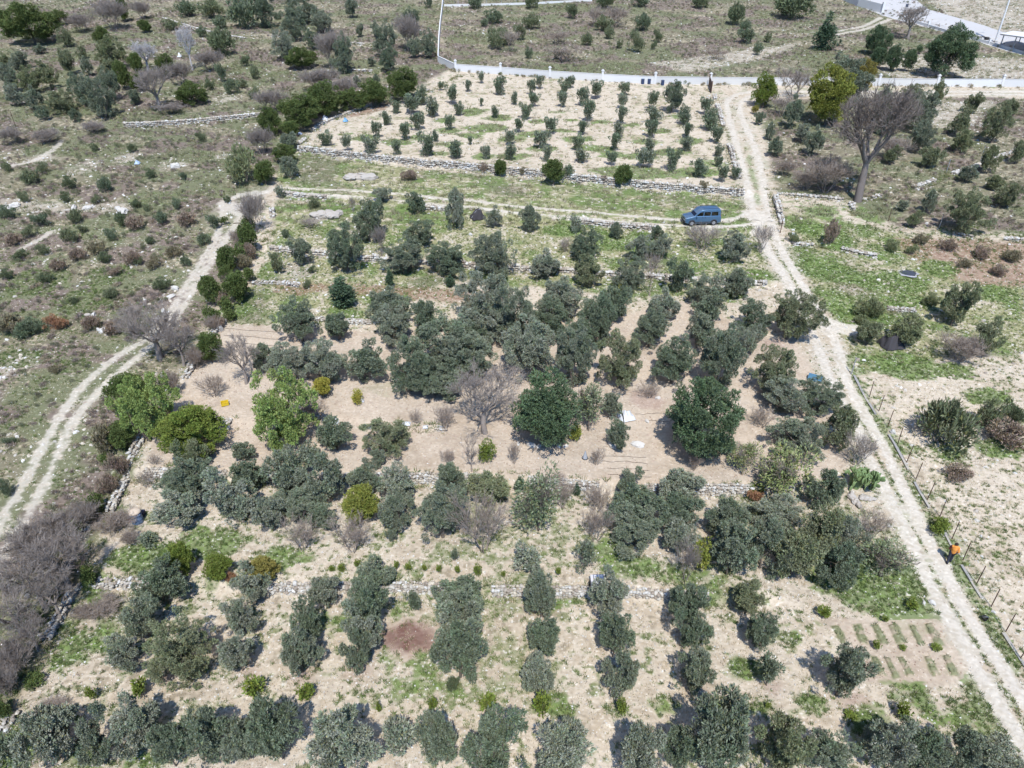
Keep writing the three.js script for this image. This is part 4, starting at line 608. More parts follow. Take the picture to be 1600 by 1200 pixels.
run('brushG', 'rough grassy tussock', T, 'in the green meadow', [[1360, 484, 42, 30], [1455, 470, 24, 22], [1240, 372, 20, 14], [1395, 385, 24, 18], [1425, 392, 18, 14], [1345, 500, 20, 16]]);
run('brushB', 'rusty bracken shrub', T, 'on the rusty slope', [[1440, 374, 24, 8], [1482, 384, 26, 9], [1535, 396, 28, 9], [1582, 402, 26, 10], [1508, 412, 22, 8], [1560, 424, 24, 8]]);
run('shrub', 'dense dark green shrub', T, 'in the dry field beyond the fence', [[1478, 665, 86, 80], [1545, 652, 40, 48], [1582, 648, 48, 44]]);
run('brushB', 'brown dry shrub', T, 'in the dry field beyond the fence', [[1575, 680, 60, 40], [1500, 740, 40, 12]]);
// scrub hillside beyond the left track
run('shrub', 'dark hillside bush', 'the hedge', 'on the stony upper scrub slope', [[67, 263, 20, 18], [47, 278, 30, 22], [108, 287, 22, 20], [165, 291, 22, 22], [235, 272, 16, 16], [286, 276, 15, 14], [206, 233, 15, 13], [147, 231, 13, 13], [314, 216, 17, 14], [10, 262, 16, 14], [355, 312, 14, 12]]);
one('brushG', [378, 265, 50, 48], 'large grey-green bush beside the hedge on the scrub slope');
run('shrub', 'dark hillside bush', 'the scrub track', 'below the band of white rocks', [[10, 333, 27, 22], [37, 309, 18, 17], [102, 309, 18, 16], [149, 313, 15, 16], [212, 319, 18, 15], [276, 320, 16, 17], [118, 340, 25, 20], [62, 345, 34, 20], [44, 364, 23, 20], [107, 369, 28, 22], [189, 345, 21, 20], [252, 342, 21, 22], [333, 348, 25, 24], [318, 376, 21, 18], [174, 368, 21, 18], [235, 377, 14, 12], [230, 325, 16, 11], [128, 358, 18, 14]]);
run('shrub', 'low dark hillside bush', 'the scrub track', 'on the middle of the scrub slope', [[289, 410, 16, 16], [163, 404, 21, 18], [68, 392, 20, 16], [30, 400, 22, 18], [70, 435, 24, 18], [215, 408, 18, 14], [252, 445, 28, 20], [115, 470, 16, 12], [175, 460, 22, 18], [10, 430, 20, 16]]);
run('brushB', 'brown hillside bush', 'the scrub track', 'on the middle of the scrub slope', [[208, 405, 24, 20], [240, 412, 24, 20], [150, 388, 30, 18], [210, 350, 30, 20], [290, 345, 30, 20], [120, 400, 26, 18], [90, 415, 26, 18], [20, 375, 26, 18], [270, 395, 24, 18], [180, 425, 22, 14]]);
run('shrub', 'dark green bush', 'the scrub track', 'on the low scrub slope', [[52, 510, 42, 30], [35, 520, 30, 24], [12, 690, 22, 14], [10, 765, 20, 40]]);
one('rust', [88, 506, 30, 24], 'rust-red bush on the low scrub slope');
run('brushB', 'brown bush', 'the scrub track', 'on the low scrub slope', [[14, 508, 40, 34], [140, 506, 28, 22], [175, 515, 28, 20], [84, 578, 18, 12]]);
console.log('plants done');
// ---------------------------------------------------------------- stone
function stoneGeo(seed, detail = 0) {
  const g = mergeVertices(new THREE.IcosahedronGeometry(1, detail).deleteAttribute('normal').deleteAttribute('uv')), r = rng(seed), p = g.attributes.position, sx = 0.75 + r() * 0.5, sy = 0.6 + r() * 0.35, sz = 0.7 + r() * 0.4, o = r() * 50;
  for (let i = 0; i < p.count; i++) { const x = p.getX(i), y = p.getY(i), z = p.getZ(i), k = 0.62 + 0.5 * vn(x * 1.6 + o, y * 1.6 + z * 2.3 + o) + (detail ? 0.3 * vn(x * 4.2 - o, y * 4.6 + z * 3.9) - 0.1 : 0.1); p.setXYZ(i, x * k * sx, y * k * sy, z * k * sz); }
  const f = g.toNonIndexed(); f.computeVertexNormals(); return f;
}
const STONES = Array.from({ length: 8 }, (_, i) => stoneGeo(900 + i)), ROCKS = Array.from({ length: 5 }, (_, i) => stoneGeo(950 + i, 2));
const stoneMat = new THREE.MeshStandardMaterial({ color: new THREE.Color(1, 1, 1), vertexColors: true, roughness: 0.95 });
const TONES = [C(226, 219, 206), C(212, 203, 190), C(238, 234, 226), C(196, 184, 168), C(180, 166, 150), C(220, 208, 188)];
function pile(list) {                                                   // list of [x, y, z, size, r] -> one geometry
  const P = [], N = [], Cc = [], m = new THREE.Matrix4(), e = new THREE.Euler(), v = new THREE.Vector3(), q = new THREE.Quaternion();
  for (const [x, y, z, s, r] of list) {
    const g = STONES[Math.floor(r() * 8)], p = g.attributes.position, n = g.attributes.normal, t = TONES[Math.floor(r() * 6)], k = 0.78 + r() * 0.2;
    q.setFromEuler(e.set((r() - 0.5) * 0.6, r() * 6.28, (r() - 0.5) * 0.6)); m.compose(new THREE.Vector3(x, y, z), q, new THREE.Vector3(s, s * 0.8, s));
    for (let i = 0; i < p.count; i++) { v.fromBufferAttribute(p, i).applyMatrix4(m); P.push(v.x, v.y, v.z); v.fromBufferAttribute(n, i).applyQuaternion(q); N.push(v.x, v.y, v.z); Cc.push(t[0] * k, t[1] * k, t[2] * k); }
  }
  const g = new THREE.BufferGeometry(); g.setAttribute('position', new THREE.Float32BufferAttribute(P, 3)); g.setAttribute('normal', new THREE.Float32BufferAttribute(N, 3)); g.setAttribute('color', new THREE.Float32BufferAttribute(Cc, 3)); return g;
}
const lineLength = (l) => l.reduce((s, p, i) => i ? s + Math.hypot(p[0] - l[i - 1][0], p[1] - l[i - 1][1]) : 0, 0);
function along(line, s) { for (let i = 1; i < line.length; i++) { const l = Math.hypot(line[i][0] - line[i - 1][0], line[i][1] - line[i - 1][1]); if (s <= l || i === line.length - 1) { const t = Math.min(1, s / l), dx = (line[i][0] - line[i - 1][0]) / l, dd = (line[i][1] - line[i - 1][1]) / l; return [line[i - 1][0] + dx * s * (s <= l ? 1 : t), line[i - 1][1] + dd * (s <= l ? s : l), dx, dd]; } s -= l; } }
WALLS.forEach((w, wi) => {
  const r = rng(3000 + wi), len = lineLength(w.line), list = [], far = w.line[0][1] > 75, size = far ? 0.24 : 0.17, first = along(w.line, 0), p0 = new THREE.Vector3(first[0], height(first[0], -first[1]), -first[1]);
  for (let s = 0; s < len; s += size * 1.15) {
    const [x, d, dx, dd] = along(w.line, s), h = lerp(w.h, w.h2 ?? w.h, s / len) * ((w.h2 ? 0.75 : 0.45) + 0.6 * vn(s / 3.3, wi * 7.1)), gap = vn(s / 4.1 + 60, wi * 3.3); if (!w.h2 && gap < (w.step ? 0.34 : 0.4) && h < 0.9) continue;
    const front = height(x + dd * 0.5, -(d - dx * 0.5)), back = height(x - dd * 0.5, -(d + dx * 0.5)), lo = Math.min(front, back), top = w.step ? Math.max(lo + h * 0.7, back + 0.08) : lo + h;
    for (let y = lo; y < top; y += size * 1.05) for (let k = 0; k < 2; k++) { const off = (k - 0.5) * 0.34 + (r() - 0.5) * 0.12; list.push([x - dd * off + (r() - 0.5) * 0.08 - p0.x, y + r() * 0.06 - p0.y, -(d + dx * off) - p0.z, size * (0.6 + r() * 0.5), r]); }
    if (r() < 0.45) { const off = -0.4 - r() * 0.9, X = x - dd * off, D = d + dx * off; list.push([X - p0.x, height(X, -D) + 0.02 - p0.y, -D - p0.z, size * (0.35 + r() * 0.6), r]); }
  }
  const g = group('dry_stone_wall', p0); tag(g, w.label, 'stone wall', 'dry stone walls');
  mesh('stones', pile(list), stoneMat, g).userData.kind = 'stuff';
});
// single boulders: [u, v, width px, height px]
const BOULDERS = [[512, 334, 38, 14, 'flat pale boulder on the weedy terrace above the rounded olives'], [563, 275, 38, 12, 'flat white boulder in the grass below the retaining wall'], [154, 514, 7, 10, 'upright white boulder, smaller of a pair on the scrub slope'], [165, 514, 15, 11, 'largest white boulder of a pair on the scrub slope'], [147, 491, 10, 8, 'white boulder nearest the scrub track in a loose row of three'], [137, 491, 9, 6, 'middle cream boulder in a loose row of three on the scrub slope'], [126, 491, 8, 6, 'smallest boulder in a loose row of three on the scrub slope'], [274, 449, 14, 12, 'pair-top white boulder beside the scrub track'], [268, 462, 12, 7, 'flat white boulder beside the scrub track'], [256, 485, 9, 10, 'pointed white boulder beside the scrub track'], [245, 498, 12, 8, 'lowest white boulder beside the scrub track'], [1335, 778, 22, 17, 'large rounded boulder below the prickly pear'], [1354, 776, 20, 13, 'flatter rounded boulder below the prickly pear'], [18, 321, 22, 13, 'white limestone outcrop at the frame edge'], [190, 326, 22, 14, 'white limestone outcrop in the band of rocks'], [137, 324, 14, 9, 'small limestone outcrop in the band of rocks'], [116, 324, 14, 9, 'second small limestone outcrop in the band of rocks'], [275, 258, 16, 14, 'white limestone outcrop high on the scrub slope'], [810, 693, 7, 6, 'first white edging stone under the large dark evergreen'], [830, 694, 12, 8, 'second white edging stone under the large dark evergreen'], [842, 696, 10, 8, 'third white edging stone under the large dark evergreen'], [872, 696, 9, 7, 'fourth white edging stone under the large dark evergreen'], [884, 696, 10, 7, 'fifth white edging stone under the large dark evergreen'], [957, 693, 16, 9, 'white edging stones at the foot of the small dark olive'], [996, 693, 16, 10, 'white edging stone beyond the small dark olive'], [1443, 941, 8, 6, 'small white rock beside the path edge shrub'], [1455, 940, 11, 9, 'larger white rock beside the path edge shrub'], [345, 512, 10, 16, 'tilted white slab at the corner of the tilled plot'], [1011, 657, 7, 6, 'single white stone beside the white tarpaulin'], [1028, 621, 6, 5, 'white stone beside the dark stump'], [357, 668, 9, 7, 'white stone on the broken stone edge by the citrus bush'], [1394, 674, 8, 10, 'white rock leaning on the fence kerb'], [1417, 724, 6, 6, 'small white rock on the fence kerb'], [1552, 955, 6, 6, 'white rock beside the fence post'], [27, 682, 5, 7, 'upright pale stone on the low scrub slope'], [1388, 820, 9, 5, 'white stones on the verge of the track'], [735, 366, 6, 6, 'round white stone on the grassy terrace']];
function outcrop(seed, n) { const r = rng(seed), parts = []; for (let i = 0; i < n; i++) { const g = ROCKS[i % 5].clone(), t = n > 1 ? (i / (n - 1) - 0.5) * 1.5 : 0, k = 0.36 + r() * 0.3; g.scale(k * 1.2, k * (0.7 + r() * 0.7), k); g.rotateY(r() * 6); g.translate(t + (r() - 0.5) * 0.2, (r() - 0.5) * 0.25, (r() - 0.5) * 0.7); parts.push(g); } return mergeGeometries(parts); }
const OUTCROPS = [outcrop(1, 7), outcrop(2, 8), outcrop(3, 5)];
const rockMat = mat(224, 218, 208, 0.95), rockMatB = mat(200, 190, 178, 0.95);
BOULDERS.forEach(([u, v, w, h, label], i) => { const s = survey(u, v + h * 0.3), W = w * s.k / 2, m = mesh('boulder', w > 18 ? OUTCROPS[i % 3] : ROCKS[i % 5], i < 2 || i === 11 || i === 12 || i === 5 ? rockMatB : rockMat); m.position.copy(s.p); m.position.y += h * s.k * 0.15; m.scale.set(W * 1.15, Math.max(0.12, h * s.k * (i < 2 ? 1.1 : 0.7)), W * 0.8); m.rotation.y = i === 0 || i === 1 ? 0.2 : i * 1.3; tag(m, label, 'boulder', 'boulders and outcrops'); });

// ---------------------------------------------------------------- white boundary wall with pillars
const white = mat(246, 243, 238, 0.85), whiteB = mat(234, 231, 226, 0.9), whiteC = mat(240, 236, 228, 0.9), grey = mat(176, 172, 168, 0.9), steel = mat(196, 198, 202, 0.45, { metalness: 0.5 }), rusty = mat(96, 70, 58, 0.8), dark = mat(48, 46, 46, 0.8);
function slab(name, a, b, h, th, m, parent, o, sink = 0.4, y0) {           // upright panel from a to b (plan points) standing on the ground, base following its ends
  const pa = height(a[0], -a[1]), pb = height(b[0], -b[1]), dx = b[0] - a[0], dd = b[1] - a[1], l = Math.hypot(dx, dd), nx = -dd / l * th / 2, nd = dx / l * th / 2, P = [];
  for (const [p, y] of [[a, pa], [b, pb]]) for (const s of [-1, 1]) for (const t of [-sink, h]) P.push(p[0] + nx * s - o.x, y + t - o.y, -(p[1] + nd * s) - o.z);
  const g = new THREE.BufferGeometry(); g.setAttribute('position', new THREE.Float32BufferAttribute(P, 3)); g.setIndex([0, 1, 5, 0, 5, 4, 2, 6, 7, 2, 7, 3, 1, 3, 7, 1, 7, 5, 0, 4, 6, 0, 6, 2, 0, 2, 3, 0, 3, 1, 4, 5, 7, 4, 7, 6]);
  const f = g.toNonIndexed(); f.computeVertexNormals(); return mesh(name, f, m, parent);
}
let wallFoot = [];
function boxPart(name, w, h, d, x, y, z, m, parent, ry = 0, bevel = 0) { const o = mesh(name, bevel ? new RoundedBoxGeometry(w, h, d, 2, bevel) : new THREE.BoxGeometry(w, h, d), m, parent); o.position.set(x, y, z); o.rotation.y = ry; return o; }
{
  const px = [[712, 111], [782, 116], [859, 122], [941, 127], [1023, 131], [1109, 132], [1195, 133], [1282, 133], [1372, 134], [1463, 135], [1564, 135], [1670, 136]], pts = plan([[685, 98], ...px]);
  const o = new THREE.Vector3(pts[1][0], height(pts[1][0], -pts[1][1]), -pts[1][1]), g = group('boundary_wall', o); tag(g, 'long white concrete boundary wall with capped pillars', 'wall');
  wallFoot = pts;
  pts.forEach((p, i) => {
    if (i) { const q = pts[i - 1]; slab('panel', q, p, 1.22, 0.2, [whiteB, white, whiteC][i * 2 % 3], g, o); slab('coping', q, p, 1.29, 0.28, whiteB, g, o, -1.225); }
    if (i === 0) return;
    const y = height(p[0], -p[1]) - o.y; const c = boxPart('pillar', 0.4, 2.1, 0.4, p[0] - o.x, y + 0.75, -p[1] - o.z, white, g); boxPart('cap', 0.56, 0.12, 0.56, 0, 1.11, 0, white, c); boxPart('finial', 0.28, 0.16, 0.28, 0, 1.25, 0, white, c);
  });
  const side = plan([[685, 98], [686, 70], [688, 45], [691, 20], [693, -6]]), o2 = new THREE.Vector3(side[0][0], height(side[0][0], -side[0][1]), -side[0][1]), g2 = group('boundary_wall', o2); tag(g2, 'white concrete side wall climbing the slope from the wall corner', 'wall');
  for (let i = 1; i < side.length; i++) { slab('panel', side[i - 1], side[i], 1.5, 0.22, white, g2, o2); }
  const low = plan([[694, 10], [760, 9], [830, 7], [925, 2]]), o3 = new THREE.Vector3(low[0][0], height(low[0][0], -low[0][1]), -low[0][1]), g3 = group('garden_wall', o3); tag(g3, 'low white wall with thin fence at the top of the slope', 'wall');
  for (let i = 1; i < low.length; i++) { slab('panel', low[i - 1], low[i], 0.5, 0.2, white, g3, o3); for (let k = 0; k < 3; k++) { const t = k / 3, x = lerp(low[i - 1][0], low[i][0], t), d = lerp(low[i - 1][1], low[i][1], t); boxPart('post', 0.07, 1.7, 0.07, x - o3.x, height(x, -d) + 0.85 - o3.y, -d - o3.z, steel, g3); } }
}
// rusty gate, seen edge on, at the end of the upper orchard wall
{
  const a = plan([[1107, 134]])[0], b = plan([[1111, 146]])[0], o = new THREE.Vector3(a[0], height(a[0], -a[1]), -a[1]), g = group('metal_gate', o); tag(g, 'rust-brown sheet metal gate standing at the corner of the upper orchard', 'gate');
  slab('leaf', a, b, 1.7, 0.05, rusty, g, o, -0.08); boxPart('post', 0.14, 2.1, 0.14, 0, 1.0, 0.12, rusty, g); boxPart('post', 0.14, 2.1, 0.14, b[0] - a[0], height(b[0], -b[1]) - o.y + 1, -b[1] + a[1] - 0.12, rusty, g); slab('brace', a, b, 0.95, 0.1, dark, g, o, -0.85);
}
// low kerb with wire fence along the long track
{
  const line = smoothLine(plan([[1334, 588], [1352, 622], [1378, 665], [1398, 697], [1425, 748], [1445, 785], [1463, 812], [1485, 852], [1500, 882], [1522, 918], [1547, 957], [1572, 998], [1606, 1050]]), 1.3), o = new THREE.Vector3(line[0][0], height(line[0][0], -line[0][1]), -line[0][1]), g = group('concrete_kerb', o); tag(g, 'low broken concrete kerb under the wire fence along the long dirt track', 'kerb');
  const kerbB = mat(194, 186, 174, 0.95), r = rng(5); for (let i = 1; i < line.length; i++) { if ([5, 6, 10, 13, 16, 19, 20, 24].includes(i)) continue; slab('kerb_block', line[i - 1], line[i], 0.08 + r() * 0.09, 0.15 + r() * 0.06, i % 3 ? grey : kerbB, g, o, 0.3); }
  const posts = [[1358, 620], [1373, 643], [1387, 667], [1402, 694], [1417, 722], [1431, 749], [1449, 781], [1468, 807], [1487, 842], [1504, 875], [1526, 912], [1548, 948], [1571, 987], [1594, 1030]], f = group('wire_fence', o); tag(f, 'wire fence on thin rusty posts beside the long dirt track', 'fence');
  const tops = posts.map(([u, v]) => { const { p } = survey(u, v), c = mesh('post', new THREE.CylinderGeometry(0.028, 0.032, 1.75, 6), rusty, f); c.position.set(p.x - o.x, p.y + 0.75 - o.y, p.z - o.z); c.rotation.z = (r() - 0.5) * 0.09; return c.position; });
  for (const h of [-0.2, 0.25, 0.7]) { const q = []; for (let i = 0; i < tops.length; i++) { q.push(tops[i].clone().add(new THREE.Vector3(0, h, 0))); if (i < tops.length - 1) q.push(tops[i].clone().lerp(tops[i + 1], 0.5).add(new THREE.Vector3(0, h - 0.03, 0))); } mesh('wire', new THREE.TubeGeometry(new THREE.CatmullRomCurve3(q), 120, 0.004, 3), steel, f); }
}
// stray posts and the pale wall posts
for (const [u, v, h, m, label] of [[1532, 251, 2.0, steel, 'white steel post by the thin pale wall, nearer the frame edge'], [1478, 271, 2.0, steel, 'white steel post at the middle of the thin pale wall'], [1467, 357, 1.8, steel, 'thin steel post beside the meadow olive'], [1219, 364, 1.9, rusty, 'rusty post at the end of the low whitish wall'], [28, 207, 3.2, rusty, 'dark wooden pole on the upper scrub slope'], [1388, 345, 1.6, rusty, 'thin rusty fence post near the white corner wall'], [1330, 585, 1.8, steel, 'white steel post where the fence kerb begins']]) {
  const { p } = survey(u, v), g = group('fence_post', p); tag(g, label, 'post', 'single posts'); const c = mesh('shaft', new THREE.CylinderGeometry(0.04, 0.05, h, 7), m, g); c.position.y = h / 2 - 0.1; const k = mesh('cap', new THREE.CylinderGeometry(0.055, 0.055, 0.05, 7), m, g); k.position.y = h - 0.1;
}
// prickly pear
{
  const s = survey(1344, 762), g = group('prickly_pear', s.p); tag(g, 'prickly pear cactus with flat green pads above two boulders', 'cactus');
  const r = rng(44), pad = new THREE.SphereGeometry(1, 10, 8); pad.scale(0.17, 0.26, 0.045);
  const put = (p, ry, tilt, lev) => { const m = mesh('pad', pad, M.cactus, g); m.position.copy(p); m.rotation.set(0, ry, 0); m.rotateZ(tilt); m.translateY(0.22); const k = 0.85 + r() * 0.4; m.scale.setScalar(k); if (lev < 3) for (let i = 0; i < (lev === 0 ? 3 : r() < 0.7 ? 2 : 1); i++) put(p.clone().add(new THREE.Vector3(0, 0.42, 0).applyEuler(m.rotation)), ry + (r() - 0.5) * 2, tilt + (r() - 0.5) * 1.3, lev + 1); };
  for (let i = 0; i < 9; i++) put(new THREE.Vector3((i - 4) * 0.21, -0.05, (r() - 0.5) * 0.7), r() * 3.14, (r() - 0.5) * 0.7, 0);
}
// ---------------------------------------------------------------- blue car
{
  const a = survey(1069, 350).p, b = survey(1119, 348).p, mid = a.clone().lerp(b, 0.5); mid.y = height(mid.x, mid.z) + 0.07;
  const g = group('parked_car', mid); tag(g, 'blue high-roofed family van parked on the grassy track', 'car'); g.rotation.y = Math.atan2(-(b.z - a.z), b.x - a.x); const sc = 1.03; g.scale.setScalar(sc);
  const paint = new THREE.MeshPhysicalMaterial({ color: new THREE.Color(0.075, 0.15, 0.245), roughness: 0.32, metalness: 0.3, clearcoat: 1, clearcoatRoughness: 0.08 }), glass = new THREE.MeshPhysicalMaterial({ color: 0x0a0c10, roughness: 0.06, clearcoat: 1 }), rubber = mat(44, 43, 44, 0.9), hub = mat(178, 178, 180, 0.5, { metalness: 0.3 }), plastic = mat(70, 72, 76, 0.8), lamp = new THREE.MeshPhysicalMaterial({ color: 0xd8dde0, roughness: 0.1, clearcoat: 1 }), red = mat(170, 40, 36, 0.4);
  const ext2 = (pts, w, bev, m, name, parent, z = 0) => { const s = new THREE.Shape(); pts.forEach(([x, y], i) => i ? s.lineTo(x, y) : s.moveTo(x, y)); const q = new THREE.ExtrudeGeometry(s, { depth: w - 2 * bev, bevelEnabled: true, bevelThickness: bev, bevelSize: bev, bevelSegments: 3, curveSegments: 6 }); q.translate(0, 0, -w / 2 + bev + z); return mesh(name, toCreasedNormals(q, 0.6), m, parent ?? g); };
  // front towards -x; lower body, then a narrower cabin
  ext2([[-2.02, 0.42], [-2.05, 0.62], [-1.98, 0.84], [-1.2, 1.02], [-1.0, 1.06], [1.98, 1.06], [2.06, 0.8], [2.04, 0.4], [1.72, 0.3], [-1.75, 0.3]], 1.7, 0.06, paint, 'body');
  const cab = ext2([[-1.12, 1.0], [-0.42, 1.62], [-0.2, 1.74], [0.2, 1.79], [1.7, 1.79], [1.9, 1.72], [2.0, 1.1], [1.98, 1.0]], 1.56, 0.07, paint, 'cabin');
  for (const s of [-1, 1]) {
    const z = s * 0.775, pane = (pts) => { const sh = new THREE.Shape(); pts.forEach(([x, y], i) => i ? sh.lineTo(x, y) : sh.moveTo(x, y)); const q = new THREE.ExtrudeGeometry(sh, { depth: 0.03, bevelEnabled: false }); q.translate(0, 0, z - 0.015); mesh('side_window', q, glass, g); };
    pane([[-0.86, 1.14], [-0.4, 1.54], [-0.24, 1.58], [-0.06, 1.58], [-0.06, 1.14]]); pane([[0.06, 1.14], [0.06, 1.58], [0.78, 1.58], [0.78, 1.14]]); pane([[0.92, 1.14], [0.92, 1.58], [1.66, 1.58], [1.7, 1.14]]);
    const rail = boxPart('roof_rail', 1.7, 0.05, 0.05, 0.75, 1.86, s * 0.62, plastic, g); const mir = boxPart('door_mirror', 0.12, 0.18, 0.22, -0.82, 1.12, s * 0.95, paint, g, 0, 0.04);
    boxPart('sill_trim', 2.3, 0.12, 0.03, 0, 0.4, s * 0.86, plastic, g); boxPart('door_handle', 0.16, 0.04, 0.04, -0.12, 0.95, s * 0.86, plastic, g); boxPart('door_handle', 0.16, 0.04, 0.04, 0.2, 0.95, s * 0.86, plastic, g);
    const hl = boxPart('headlight', 0.3, 0.16, 0.3, -1.9, 0.8, s * 0.66, lamp, g, 0, 0.05); hl.rotation.z = 0.2; boxPart('tail_light', 0.08, 0.5, 0.12, 2.04, 0.95, s * 0.74, red, g, 0, 0.02);
    for (const x of [-1.3, 1.28]) { const w = mesh('wheel', new THREE.CylinderGeometry(0.31, 0.31, 0.2, 20).rotateX(Math.PI / 2), rubber, g); w.position.set(x, 0.31, s * 0.78); const h = mesh('hubcap', new THREE.CylinderGeometry(0.2, 0.22, 0.22, 16).rotateX(Math.PI / 2), hub, w); h.position.z = 0; const arch = mesh('wheel_arch', new THREE.TorusGeometry(0.37, 0.045, 6, 16, Math.PI), plastic, g); arch.position.set(x, 0.31, s * 0.85); }
  }
  const ws = boxPart('windscreen', 0.86, 0.03, 1.3, -0.79, 1.345, 0, glass, g); ws.rotation.z = 0.725; boxPart('rear_window', 0.03, 0.5, 1.2, 2.05, 1.42, 0, glass, g).rotation.z = 0.14; boxPart('bumper', 0.2, 0.26, 1.62, -2.03, 0.44, 0, plastic, g, 0, 0.06); boxPart('bumper', 0.18, 0.24, 1.62, 2.06, 0.44, 0, plastic, g, 0, 0.06); boxPart('grille', 0.06, 0.14, 0.7, -2.07, 0.7, 0, dark, g);
}
// ---------------------------------------------------------------- walking person
function sdfMesh(prims, lo, hi, cell) {                                  // prims: [ax, ay, az, ra, bx, by, bz, rb], joined smoothly
  const size = Math.max(hi[0] - lo[0], hi[1] - lo[1], hi[2] - lo[2]), res = Math.min(110, Math.ceil(size / cell)), mc = new MarchingCubes(res, new THREE.MeshStandardMaterial(), false, false, 400000); mc.isolation = 0;
  const c = [(lo[0] + hi[0]) / 2, (lo[1] + hi[1]) / 2, (lo[2] + hi[2]) / 2], half = size / 2, k = 0.03;
  for (let iz = 0; iz < res; iz++) for (let iy = 0; iy < res; iy++) for (let ix = 0; ix < res; ix++) {
    const x = c[0] + (ix / (res / 2) - 1) * half, y = c[1] + (iy / (res / 2) - 1) * half, z = c[2] + (iz / (res / 2) - 1) * half; let s = 1;
    for (const [ax, ay, az, ra, bx, by, bz, rb] of prims) { const ux = bx - ax, uy = by - ay, uz = bz - az, l2 = ux * ux + uy * uy + uz * uz || 1e-6, t = clamp(((x - ax) * ux + (y - ay) * uy + (z - az) * uz) / l2, 0, 1), d = Math.hypot(x - ax - ux * t, y - ay - uy * t, z - az - uz * t) - lerp(ra, rb, t), h = clamp(0.5 + 0.5 * (s - d) / k, 0, 1); s = lerp(s, d, h) - k * h * (1 - h); }
    mc.field[iz * res * res + iy * res + ix] = -s;
  }
  mc.update(); const n = mc.count, P = new Float32Array(mc.positionArray.slice(0, n * 3)), g = new THREE.BufferGeometry();
  for (let i = 0; i < n; i++) { P[i * 3] = c[0] + P[i * 3] * half; P[i * 3 + 1] = c[1] + P[i * 3 + 1] * half; P[i * 3 + 2] = c[2] + P[i * 3 + 2] * half; }
  g.setAttribute('position', new THREE.BufferAttribute(P, 3)); const m = mergeVertices(g, 1e-4); m.computeVertexNormals(); return m;
}
{
  const s = survey(1482, 878), g = group('person', s.p); tag(g, 'person in an orange top and dark trousers walking along the long dirt track', 'person'); g.rotation.y = 2.7;
  const skin = mat(214, 164, 132, 0.7), cloth = mat(244, 160, 72, 0.9), pants = mat(48, 52, 66, 0.9), hairM = mat(58, 44, 38, 0.9), shoe = mat(40, 38, 40, 0.8), sleeve = mat(98, 40, 34, 0.9);
  // facing +z; mid-stride
  const legs = [[-0.1, 0.92, 0, 0.1, -0.1, 0.5, 0.14, 0.066], [-0.1, 0.5, 0.14, 0.064, -0.1, 0.08, 0.06, 0.042], [0.1, 0.92, 0, 0.1, 0.1, 0.5, -0.04, 0.066], [0.1, 0.5, -0.04, 0.064, 0.1, 0.09, -0.24, 0.042], [-0.09, 0.95, 0, 0.12, 0.09, 0.95, 0, 0.12]];
  const feet = [[-0.1, 0.05, 0.04, 0.045, -0.11, 0.035, 0.22, 0.035], [0.1, 0.06, -0.26, 0.045, 0.11, 0.035, -0.1, 0.035]];
  const torso = [[0, 0.98, 0, 0.15, 0, 1.25, 0, 0.16], [0, 1.25, 0, 0.16, 0, 1.4, 0, 0.12], [-0.14, 1.4, 0, 0.075, 0.14, 1.4, 0, 0.075], [0, 1.42, 0, 0.06, 0, 1.54, 0.02, 0.052]];
  const arms = [[-0.2, 1.39, 0, 0.06, -0.26, 1.12, -0.08, 0.047], [-0.26, 1.12, -0.08, 0.045, -0.24, 0.9, 0.06, 0.032], [0.2, 1.39, 0, 0.06, 0.27, 1.12, 0.02, 0.047], [0.27, 1.12, 0.02, 0.045, 0.2, 1.12, 0.22, 0.032]];
  const head = [[0, 1.64, 0.02, 0.098, 0, 1.6, 0.04, 0.075], [0, 1.56, 0.06, 0.05, 0, 1.6, 0.05, 0.06], [0, 1.62, 0.125, 0.012, 0, 1.6, 0.135, 0.016], [-0.095, 1.62, 0.01, 0.018, -0.1, 1.6, 0, 0.014], [0.095, 1.62, 0.01, 0.018, 0.1, 1.6, 0, 0.014]];
  const hands = []; for (const [hx, hy, hz, fx, fy, fz] of [[-0.24, 0.88, 0.08, 0, -1, 0.25], [0.19, 1.12, 0.25, -0.2, 0, 1]]) { hands.push([hx, hy, hz, 0.03, hx + fx * 0.07, hy + fy * 0.07, hz + fz * 0.07, 0.034]); for (let i = 0; i < 4; i++) { const o = (i - 1.5) * 0.02, l = [0.06, 0.075, 0.07, 0.055][i], bx = hx + fx * 0.08 + (fy ? 0 : 0) + (fz > 0.5 ? o : o * 0.3), by = hy + fy * 0.08 + (fz > 0.5 ? 0 : 0), bz = hz + fz * 0.08 + (fy ? o : 0); hands.push([bx, by, bz, 0.0095, bx + fx * l, by + fy * l - 0.01, bz + fz * l, 0.008]); } hands.push([hx, hy, hz, 0.012, hx + fx * 0.04 + 0.03, hy + fy * 0.05, hz + fz * 0.04 + 0.03, 0.009]); }
  const body = sdfMesh([...torso, ...arms, ...head, ...legs, ...feet, ...hands], [-0.45, -0.03, -0.45], [0.45, 1.8, 0.45], 0.018); mesh('body', body, skin, g);
  const grow = (l, e) => l.map(([a, b, c, r, d, f, h, q]) => [a, b, c, r + e, d, f, h, q + e]);
  mesh('trousers', sdfMesh(grow(legs, 0.018), [-0.4, -0.05, -0.4], [0.4, 1.1, 0.4], 0.018), pants, g); mesh('top', sdfMesh(grow([torso[0], torso[1], torso[2]], 0.022), [-0.35, 0.75, -0.35], [0.35, 1.6, 0.35], 0.014), cloth, g);
